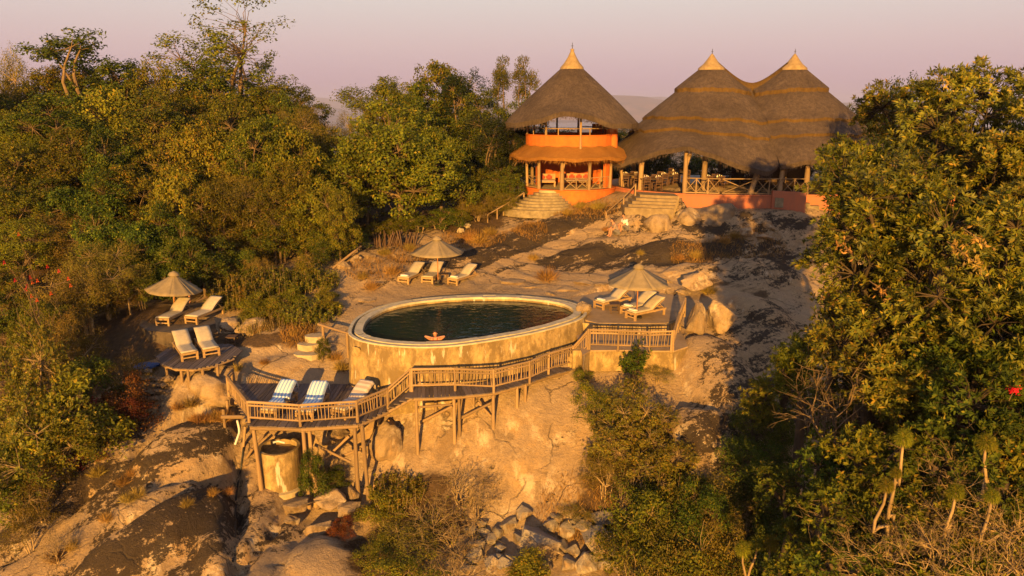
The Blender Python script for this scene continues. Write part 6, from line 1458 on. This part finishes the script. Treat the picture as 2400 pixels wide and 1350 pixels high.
tree_at(190, 620, 32.5, 'dryB', 'smaller olive brown tree in front of the feathery one', None, 190)
tree_at(295, 640, 33.5, 'dryB', 'drooping brown bush beside the umbrella in the bushes', None, 80)
tree_at(90, 700, 29.5, 'oliveB', 'shaded olive bush below the red flowering tree', None, 150)
tree_at(0, 640, 33, 'oliveA', 'olive tree at the edge of the bushes beside the red flowering tree', None, 170)
tree_at(40, 690, 30.5, 'greenB', 'deep green bush under the red flowering tree', None, 150)
tree_at(160, 740, 28.5, 'dryB', 'brown bush between the red flowering tree and the low deck', None, 150)
# flowering tree with bare branches
ft = tree_at(75, 575, 29, 'twigC', 'bare branched tree with clusters of red flowers', None, 190)
bpy.context.view_layer.update()
rg_ = np.random.default_rng(3); fm = leaves('flowers', rg_.normal(size=(22, 3)) * .06, rg_.normal(size=(22, 3)), rg_.normal(size=(22, 3)), .09, .045); fm.materials.append(M['flower_red'])
for t in sorted(K['twigC']['tips'], key=lambda v: -v.z)[:60:4]: link('flower_cluster', fm, None, ft, tuple(t)).scale = (.55, .55, .55)
# the big tree in the middle and its neighbours
tree_at(935, 250, 45.5, 'big', 'broad bushy olive green tree beside the round hut steps', None, 330)
tree_at(850, 330, 44.5, 'oliveA', 'yellow olive tree on the bush side of the broad bushy one', None, 170)
tree_at(1030, 300, 47, 'oliveA', 'olive tree on the hut side of the broad bushy one', None, 170)
for px, py, Y, w_, k in [(860,180,57,150,'slim'),(920,195,56,170,'oliveA'),(990,200,57,170,'greenA'),(1050,150,59,200,'oliveA'),(1090,170,57,150,'dark'),(830,260,54,110,'dryA'),(960,230,53,170,'greenA'),(1110,220,54,160,'greenA')]:
    tree_at(px, py, Y, k, LBK[k] + ' behind the broad bushy tree', 'trees behind the broad bushy tree', w_)
tree_at(1180, 135, 60, 'slim', 'slim tree with a rounded top behind the lookout hut roof', 'two slim trees behind the lookout hut', 80)
tree_at(1238, 135, 60.5, 'slim', 'slim tree with a rounded top behind the lookout hut roof', 'two slim trees behind the lookout hut', 85)
for px, py, Y, w_, k in [(1140,270,52,150,'dark'),(1190,300,53,130,'dark'),(1210,240,56,130,'greenA'),(1200,390,50.5,100,'greenB'),(1150,400,50,110,'greenB'),(1090,380,50,120,'oliveA'),(1120,450,48.5,110,'dryB'),(1180,450,49,80,'dryB')]:
    tree_at(px, py, Y, k, LBK[k] + ' shading the ground beside the lookout hut', 'trees beside the lookout hut', w_)
for px, py, Y, w_, k in [(1270,300,64,150,'dark'),(1330,310,66,150,'greenA'),(1460,300,66,120,'dark'),(1500,310,63,140,'oliveA'),(1560,350,66,180,'dark'),(1640,345,68,180,'greenA'),(1720,350,66,180,'dark'),(1800,345,68,180,'dark'),(1880,340,66,180,'dark'),(1405,330,64,100,'greenA')]:
    tree_at(px, py, Y, k, LBK[k] + ' seen through the open sides of the huts', 'trees behind the huts', w_)
for px, py, Y, w_, k in [(2010,255,60,110,'dark'),(2060,270,58,110,'oliveA'),(2130,190,40,150,'dark')]:
    tree_at(px, py, Y, k, LBK[k] + ' standing behind the leafy tree at the valley side', 'trees behind the valley side foliage', w_)
# foliage of the valley side, near the camera
NLB = {'leaf_yellow': 'bright yellow green small tree beside the dark rock face', 'leaf_near': 'rounded tree with whorls of narrow golden green leaves at the valley side', 'leaf_green': 'deep green broad leaved tree filling the valley side', 'leaf_olive': 'olive crowned tree behind the golden green ones at the valley side'}
NSP = {201: 'rounded golden green tree bordering the shaded rock slope', 202: 'tallest golden green tree of the valley side rising above the horizon', 203: 'golden green tree in front of the tallest valley side tree', 204: 'golden green tree standing close behind the red flower cluster tree', 205: 'golden green tree low beside the shaded rock slope', 207: 'golden green tree with the red flower cluster',
       206: 'deep green tree below the red flower cluster', 210: 'deep green crown under the golden green trees', 212: 'deep green crown behind the leafless grey branches', 216: 'deep green crown between the feathery headed plants',
       208: 'olive crown peeping out behind the tallest valley side tree', 209: 'olive tree with a dead orange leaf spray beside the shaded rock', 211: 'olive crown touching the dining hut roof', 217: 'olive tree just above the bright yellow green small trees', 215: 'open yellow green tree among the deep green valley crowns'}
def near_tree(seed, px, pyc, Y, rx, ry, lm, L=.165, W=.052, dens=1.25):
    c = D(px, pyc, Y); zg = hz(c.x, Y); R = rx * pxsize(c); vz = ry * pxsize(c); nm = f'near{seed}'
    K[nm] = make_tree(seed, c.z + vz - zg, R, c.z - zg, vz, max(7, int(3.2 * R * vz)), int(48 * R * vz * dens), .34, 62, L, W, .2, lm, 'bark_dark', whorl=True, droop=.3, fz=c.z - zg - vz * .8)
    plant(nm, (c.x, Y, zg), 1.0, NSP.get(seed, NLB[lm]) if seed < 300 else {'leaf_green': 'low deep green bushy tree', 'leaf_olive': 'low olive bushy tree'}[lm] + ' under the tall valley side trees', 'leafy trees at the valley side' if seed < 300 else 'bushy trees under the tall valley side trees', 'tree', None, rnd.uniform(-.3, .3))
near_tree(201, 2065, 545, 18.5, 175, 240, 'leaf_near')
near_tree(202, 2275, 385, 21, 200, 260, 'leaf_near')
near_tree(203, 2240, 680, 16.8, 210, 260, 'leaf_near')
near_tree(204, 2420, 480, 18.5, 170, 290, 'leaf_near')
near_tree(205, 2050, 810, 18.0, 175, 190, 'leaf_near')
near_tree(206, 2300, 900, 16.0, 200, 200, 'leaf_green')
near_tree(207, 2420, 800, 15.5, 150, 240, 'leaf_near')
near_tree(208, 2130, 290, 25, 120, 110, 'leaf_olive')
near_tree(209, 1965, 740, 20.5, 85, 120, 'leaf_olive')
near_tree(212, 2040, 980, 19.5, 130, 130, 'leaf_green')
near_tree(213, 1775, 930, 24.5, 62, 75, 'leaf_yellow', .13, .05)
near_tree(214, 1840, 905, 25, 45, 60, 'leaf_yellow', .15, .06)
near_tree(210, 2160, 950, 17.2, 150, 140, 'leaf_green')
near_tree(216, 2330, 1080, 17.5, 150, 110, 'leaf_green')
for k, (px, py, Y, rx, ry, lm) in enumerate([(1935,1080,17.5,110,100,'leaf_green'),(2050,1060,15.2,110,110,'leaf_olive'),(2170,1080,14.6,110,110,'leaf_green'),(2290,1060,14.2,110,110,'leaf_green'),(2410,1060,13.8,110,120,'leaf_olive'),(1960,1220,15.4,110,105,'leaf_olive'),(2080,1210,14.2,110,105,'leaf_green'),(2210,1230,13.6,120,105,'leaf_olive'),(2340,1220,13.2,120,110,'leaf_green'),(2440,1230,13,100,110,'leaf_olive'),(1860,1180,18.5,100,95,'leaf_green'),(1860,1320,16,110,90,'leaf_olive'),(1990,1350,14.2,120,90,'leaf_green'),(2130,1350,13.4,120,90,'leaf_olive'),(2270,1350,12.8,120,90,'leaf_olive'),(2400,1350,12.6,110,90,'leaf_green')]):
    near_tree(300 + k, px, py, Y, rx, ry, lm, .13, .055, .8)
for k, (px, py, Y, s, kd) in enumerate([(1900,960,19.5,.85,'twigC'),(1960,1000,17.2,.8,'twigC'),(2240,1200,13.3,.62,'twigB'),(2120,1230,13.7,.62,'twigB'),(2350,1190,12.9,.62,'twigB'),(2180,1310,12.9,.65,'twigA'),(2320,1320,12.3,.65,'twigB'),(2050,1320,13.6,.65,'twigA'),(2400,1290,12.3,.6,'twigB'),(2230,1090,14.0,.5,'twigA'),(2000,1180,15.0,.6,'twigA')]):
    plant(kd, D(px, py + 60, Y), s, {'twigA': 'tangle of bare brown twigs rising out of the valley bushes', 'twigB': 'tangle of pale twigs with yellow leaves rising out of the valley bushes', 'twigC': 'leafless grey branches rising out of the valley bushes'}[kd], 'dead twigs in the valley bushes', 'shrub')
near_tree(217, 1885, 850, 22.5, 75, 85, 'leaf_olive')
near_tree(211, 1995, 400, 22.5, 85, 80, 'leaf_olive')
# dry orange leaf sprays hanging in that foliage
def spray(px, py, Y, n, label):
    c = D(px, py, Y); rg = np.random.default_rng(int(px)); t = rg.random(n)[:, None]; base = np.array(c) + np.array([.35, 0, -.3]) * (t - .5) + rg.normal(size=(n, 3)) * .07
    th = thing('dead_leaf_spray', label, 'dead leaves', tuple(c)); MB().tube([Vector((-.25, .1, .2)), Vector((0, 0, 0.02)), Vector((.2, 0, -.2))], [.012, .009, .005], 4, False).build('twig', M['bark'], th, world=False)
    m_ = leaves('leaf', base - np.array(c), rg.normal(size=(n, 3)), rg.normal(size=(n, 3)) + [0, 0, -1], .13, .05); o = link('dead_leaves', m_, M['leaf_orange'], th); o['kind'] = 'stuff'
for px, py, Y, n_ in [(1985,585,16.7,70),(2290,620,14.8,90),(1940,700,18.8,110),(2065,680,16.5,70),(2250,590,14.9,60),(1955,760,18.8,60),(2215,190,19.4,50),(2290,560,14.9,50)]:
    spray(px, py, Y, n_ // 2, 'spray of dead orange leaves hanging in the narrow leaved tree'); 
for o in [x for x in COL.objects if x.name.startswith('dead_leaf_spray')]: o['group'] = 'dead leaf sprays in the narrow leaved trees'
c = D(2378, 912, 14.2); rg_ = np.random.default_rng(8); th = thing('red_flower', 'bright red flower cluster in the deep green valley foliage', 'flower', tuple(c))
pt_ = link('petals', leaves('petals', rg_.normal(size=(70, 3)) * [.06, .04, .05], rg_.normal(size=(70, 3)), rg_.normal(size=(70, 3)), .08, .04), M['flower_red'], th); pt_['kind'] = 'stuff'; MB().tube([(0, .1, -.3), (0, 0, 0)], .012, 4).build('stalk', M['bark'], th, world=False)
# shrubs of the slope below the platform and the gully
S_ = 'shrubs in the gully below the fenced platform'
for px, py, Y, w_, k in [(1400,905,26.2,130,'shrubA'),(1480,900,25.6,170,'nearS'),(1530,960,25,170,'nearS'),(1440,990,24.8,170,'nearS'),(1560,1040,23.8,190,'nearS'),(1480,1080,23.4,190,'twigA'),(1590,1090,23.2,150,'weedG'),(1520,1130,22.4,220,'shrubA'),(1420,1060,24.2,120,'shrubD'),(1640,1150,21.5,180,'nearSG'),(1560,1200,21.2,230,'shrubD'),(1660,1220,20.2,220,'shrubD'),(1480,1210,21.8,160,'shrubA'),(1560,1300,19.5,260,'shrubD'),(1500,1290,20.5,170,'twigA'),(1700,1290,18.6,250,'twigB')]:
    tree_at(px, py, Y, k, {'shrubA': 'dense olive shrub', 'nearS': 'leafy green shrub with upright shoots', 'shrubD': 'brown dry shrub', 'weedG': 'bright yellow green upright shrub', 'nearSG': 'dark green low shrub', 'twigA': 'tangle of bare twigs', 'twigB': 'tangle of pale twigs'}[k] + ' on the gully slope below the fenced platform', S_, w_, 'shrub')
V_ = 'shrubs on the shaded valley floor'
def shrub_on(px, py, wpx, kind, label, group, hs=1.0):
    """a shrub standing on the hill where the sight line meets it"""
    q = G(px, py); s = wpx * pxsize(q) / 2 / K[kind]['R']; return plant(kind, q, s * hs, label, group, 'shrub', None, None, s)
VL = {'shrubA': 'dense olive shrub', 'nearS': 'leafy golden green shrub', 'shrubD': 'brown dry shrub', 'nearSG': 'dark green low shrub', 'twigA': 'tangle of bare twigs', 'twigC': 'leafless grey branched shrub', 'shrubG': 'deep green rounded shrub'}
for px, py, w_, k in [(1790,1090,170,'nearSG'),(1870,1060,190,'shrubG'),(1890,990,150,'twigC'),(1760,1180,190,'nearSG'),(1700,1250,200,'shrubD'),(1780,1270,210,'nearSG'),(1640,1290,200,'shrubD'),(1740,1350,230,'twigA'),(1840,1400,240,'nearSG'),(1620,1400,240,'shrubD'),(1760,1460,260,'nearSG'),(1560,1480,260,'shrubA')]:
    shrub_on(px, py, w_, k, VL[k] + ' on the shaded valley floor', V_)
near_tree(215, 2185, 1000, 19.5, 70, 75, 'leaf_yellow', .19, .07, .45)
# tufted plants with feathery heads on bare stalks
HEADM = None
def tufted(px, py, Y, s, label):
    global HEADM
    t = D(px, py, Y); zg = hz(t.x, Y); th = thing('tufted_plant', label, 'plant', (t.x, Y, zg), 0, 'feathery headed plants on the valley floor'); h = t.z - zg
    h0 = h; r = random.Random(px); st = MB(); w0, w1 = r.uniform(-.35, .35), r.uniform(-.2, .2); st.tube(catmull([(w0 * 1.5, .2, h - h0), (w0, .1, h - min(h0, 2.4)), (w1, .05, h - min(h0, 1.1)), (w1 * .1, 0, h - .4), (0, 0, h)], 3, False), [.05 - .0023 * i for i in range(13)], 6); st.build('stalk', M['bark_pale'], th, True, False)
    if HEADM is None:
        rg = np.random.default_rng(77); n_ = 900; az = rg.uniform(0, 6.28, n_); el = rg.uniform(-.9, 1.3, n_); d = np.stack([np.cos(az) * np.cos(el), np.sin(az) * np.cos(el), np.sin(el)], 1)
        HEADM = leaves('head', d * .17 + [0, 0, .02], rg.normal(size=(n_, 3)), d + rg.normal(size=(n_, 3)) * .35 - [0, 0, .7], .24 * rg.uniform(.5, 1.2, n_), .012, .3); HEADM.materials.append(M['leaf_yellow'])
    o = link('feathery_head', HEADM, None, th, (0, 0, h)); o.scale = (s, s, s)
for px, py, Y, s in [(2118,1030,14.0,.85),(2078,1140,13.6,.7),(2100,1110,13.8,.55),(2312,1040,13.2,.8),(2240,1155,13.0,.75),(2325,1165,12.7,.65),(1742,1290,18,1.0),(1775,1275,18,.9),(1805,1275,18,1.0)]:
    tufted(px, py, Y, s, 'feathery yellow green head on a bare stalk on the valley floor')
# left foreground bushes
F_ = 'foreground bushes at the foot of the left rock'
for px, py, Y, w_, k in [(40,770,25,230,'nearS'),(150,860,24.5,230,'shrubY'),(60,900,23.5,250,'nearS'),(20,1010,23,230,'shrubA'),(140,970,23.8,220,'shrubA'),(90,1080,22.8,150,'shrubD'),(10,1130,22.5,150,'nearSG'),(200,830,27,170,'shrubG'),(300,830,27.5,130,'shrubD'),(120,1240,21.0,120,'twigA'),(60,1190,21.8,130,'shrubD')]:
    tree_at(px, py, Y, k, {'nearS': 'golden green leafy bush', 'shrubY': 'yellow green bush', 'shrubA': 'olive bush', 'shrubD': 'brown dry bush', 'nearSG': 'dark green bush', 'shrubG': 'deep green bush', 'twigA': 'tangle of bare twigs'}[k] + ' at the foot of the dark streaked rock', F_, w_, 'shrub')
for px, py, Y, w_ in [(280,880,26.2,150),(210,930,25.5,170),(160,1010,24.6,140),(300,930,25.6,110)]: tree_at(px, py, Y, 'shrubR', 'rust red leaved bush beside the stacked stone wall', 'rust red bushes', w_, 'shrub')
# weedy thicket between the loungers and the pool
for px, py, Y, w_, k in [(560,640,35,150,'weedA'),(640,625,36,170,'weedA'),(720,630,36.5,170,'weedA'),(600,680,34,170,'shrubY'),(690,670,34.6,190,'shrubY'),(760,670,35,130,'shrubY'),(640,700,33.2,190,'shrubY'),(720,700,33.4,170,'weedA'),(770,690,34,110,'shrubY'),(530,690,34,100,'weedA'),(580,710,33,130,'shrubY'),(680,720,32.8,150,'weedB'),(610,740,32.4,130,'weedB')]:
    tree_at(px, py, Y, k, {'shrubY': 'yellow green leafy bush', 'weedA': 'patch of tall yellow green weeds', 'weedB': 'patch of dry brown weeds'}[k] + ' between the umbrella in the bushes and the pool', 'weedy thicket beside the pool', w_, 'shrub')
for px, py, Y, w_, k in [(790,530,40,110,'shrubA'),(840,540,41,110,'shrubG'),(890,520,43,110,'shrubA'),(980,500,44.6,120,'shrubA'),(1030,490,45.5,110,'shrubG'),(1080,490,46.5,110,'shrubA'),(1120,490,47.5,80,'shrubD'),(930,510,44,110,'shrubA'),(750,560,38.5,90,'shrubG'),(700,600,37,80,'shrubY'),(520,610,36.5,90,'shrubD'),(600,600,37,90,'shrubD'),(560,585,37.5,90,'shrubG'),(400,620,35,90,'shrubG'),(330,640,34,70,'shrubA')]:
    tree_at(px, py, Y, k, {'shrubA': 'olive undergrowth bush', 'shrubG': 'deep green undergrowth bush', 'shrubY': 'yellow green undergrowth bush', 'shrubD': 'brown undergrowth bush'}[k] + ' at the foot of the thicket', 'undergrowth along the thicket edge', w_, 'shrub')
# single plants
tree_at(748, 795, 30.0, 'shrubG', 'small round green shrub beside the rough stone steps', None, 48, 'shrub')
NSP[218] = 'slender green sapling in front of the bamboo railing'; near_tree(218, 1490, 832, 28.0, 34, 46, 'leaf_green', .12, .05, 1.6)
tree_at(735, 1050, 24.6, 'shrubG', 'leafy green climber beside the round tank', None, 75, 'shrub')
tree_at(770, 1100, 25.2, 'nearSG', 'dark low shrub in the shade under the sun deck', None, 100, 'shrub')
tree_at(1365, 885, 28.2, 'shrubA', 'small brown green bush under the end of the walkway', None, 55, 'shrub')
tree_at(1540, 860, 28.2, 'shrubD', 'brown dry shrub hanging below the fenced platform', None, 110, 'shrub')
C_ = 'brush at the foot of the golden cliff'
for px, py, Y, w_, k in [(930,1110,24.6,130,'weedG'),(1080,1080,24.4,230,'twigA'),(1010,1150,23.6,230,'twigB'),(900,1160,23.8,140,'shrubY'),(1060,1200,22.6,240,'twigA'),(950,1230,22.6,220,'shrubD'),(1120,1130,24.0,150,'twigA'),(1000,1270,21.6,240,'twigB'),(880,1270,22.2,120,'shrubA'),(1070,1300,20.8,180,'twigA'),(940,1310,20.8,180,'shrubA')]:
    tree_at(px, py, Y, k, {'weedG': 'yellow green upright bush', 'twigA': 'tangle of bare brown twigs', 'twigB': 'tangle of pale twigs with yellow leaves', 'shrubY': 'yellow green rounded bush', 'shrubD': 'brown dry bush', 'shrubA': 'olive bush'}[k] + ' at the foot of the golden cliff', C_, w_, 'shrub')
tree_at(1225, 1300, 21, 'shrubY', 'yellow green bush growing in the rubble', None, 150, 'shrub')
tree_at(800, 1210, 23.2, 'shrubR', 'small rusty bush between the blocks and the twig tangle', None, 70, 'shrub')
tree_at(1350, 1215, 23.6, 'shrubD', 'dry brown scrub above the rubble', None, 150, 'shrub')
# dry grass
TU = [tuft(s, .4, .55, 260) for s in range(4)]
for k, (px, py, s) in enumerate([(1280,660,1.7),(1125,572,1.6),(1100,565,1.3),(1150,552,1.2),(1630,610,1.1),(1400,495,1.3),(1330,505,1.0),(1360,490,1.2),(1250,612,.9),(920,645,1.2),(960,590,1.0),(900,600,1.0),(870,680,1.1),(850,655,.9),(1590,615,.9),(1660,690,1.2),(1620,680,1.0),(450,980,1.0),(420,970,.8),(530,1000,1.0),(510,985,.8),(470,990,.8),(310,1130,.6),(290,1150,.7),(325,1170,.8),(300,1185,.7),(250,1225,.7),(530,1160,.7),(500,1170,.6),(440,1195,.6),(330,970,.9),(620,855,.6),(560,900,.7),(690,800,.6),(800,870,1.0),(785,850,.9),(1700,575,1.0),(1720,560,1.0),(1560,520,.8),(1420,545,.7),(170,1300,.7),(130,1320,.8),(240,1090,.7),(230,1120,.8),(1500,600,.7)]):
    q = G(px, py); o = link('dry_grass_tuft', TU[k % 4], None, None, tuple(q)); o.scale = (s, s, s); o.rotation_euler = (0, 0, rnd.uniform(0, 6))
    if k == 0: tag(o, 'large golden grass tussock on the slab above the pool', 'grass tuft')
    else: tag(o, 'golden dry grass tuft growing in a crack of the rock', 'grass tuft', 'dry grass tufts on the rock')
# thin dry grass over the soil patches
def grass_field(name, n, seed, pts, label):
    rg = np.random.default_rng(seed); C = []
    for (px, py), r in pts:
        q = G(px, py); m = n; a = rg.uniform(0, 6.28, m); d = r * np.sqrt(rg.random(m)); C.append(np.stack([q.x + d * np.cos(a), q.y + d * np.sin(a)], 1))
    C = np.concatenate(C); Z = hz_arr(C[:, 0], C[:, 1]); k = len(C); ln = rg.uniform(.12, .4, k); d = np.stack([rg.normal(size=k) * .4, rg.normal(size=k) * .4, np.ones(k)], 1); d /= np.linalg.norm(d, axis=1, keepdims=True)
    me = leaves(name, np.column_stack([C, Z]) + d * ln[:, None] * .45, rg.normal(size=(k, 3)), d, ln, .018, .3)
    tag(link(name, me, M['grass_gold']), label, 'grass', None, 'stuff')
grass_field('dry_grass', 900, 5, [((1400,490),1.6),((1350,500),1.5),((1240,540),1.2),((1130,560),1.6),((1080,570),1.4),((950,600),1.4),((880,640),1.6),((1700,580),1.6),((1620,610),1.2),((1780,560),1.6),((480,985),.6),((620,770),.9),((700,790),.8),((1450,1130),1.2),((1330,1225),1.2)], 'thin dry grass scattered over the rock crevices')
# the thicket goes on beyond the edge of the picture
for x, y, k in [(-34,58,'oliveA'),(-36,50,'greenA'),(-39,44,'oliveB'),(-41,57,'greenA'),(-38,36,'oliveA'),(-33,64,'oliveB')]:
    plant(k, (x, y, hz(x, y)), rnd.uniform(.9, 1.15), LBK[k] + ' where the thicket runs on over the hill shoulder', 'trees on the hill shoulder')
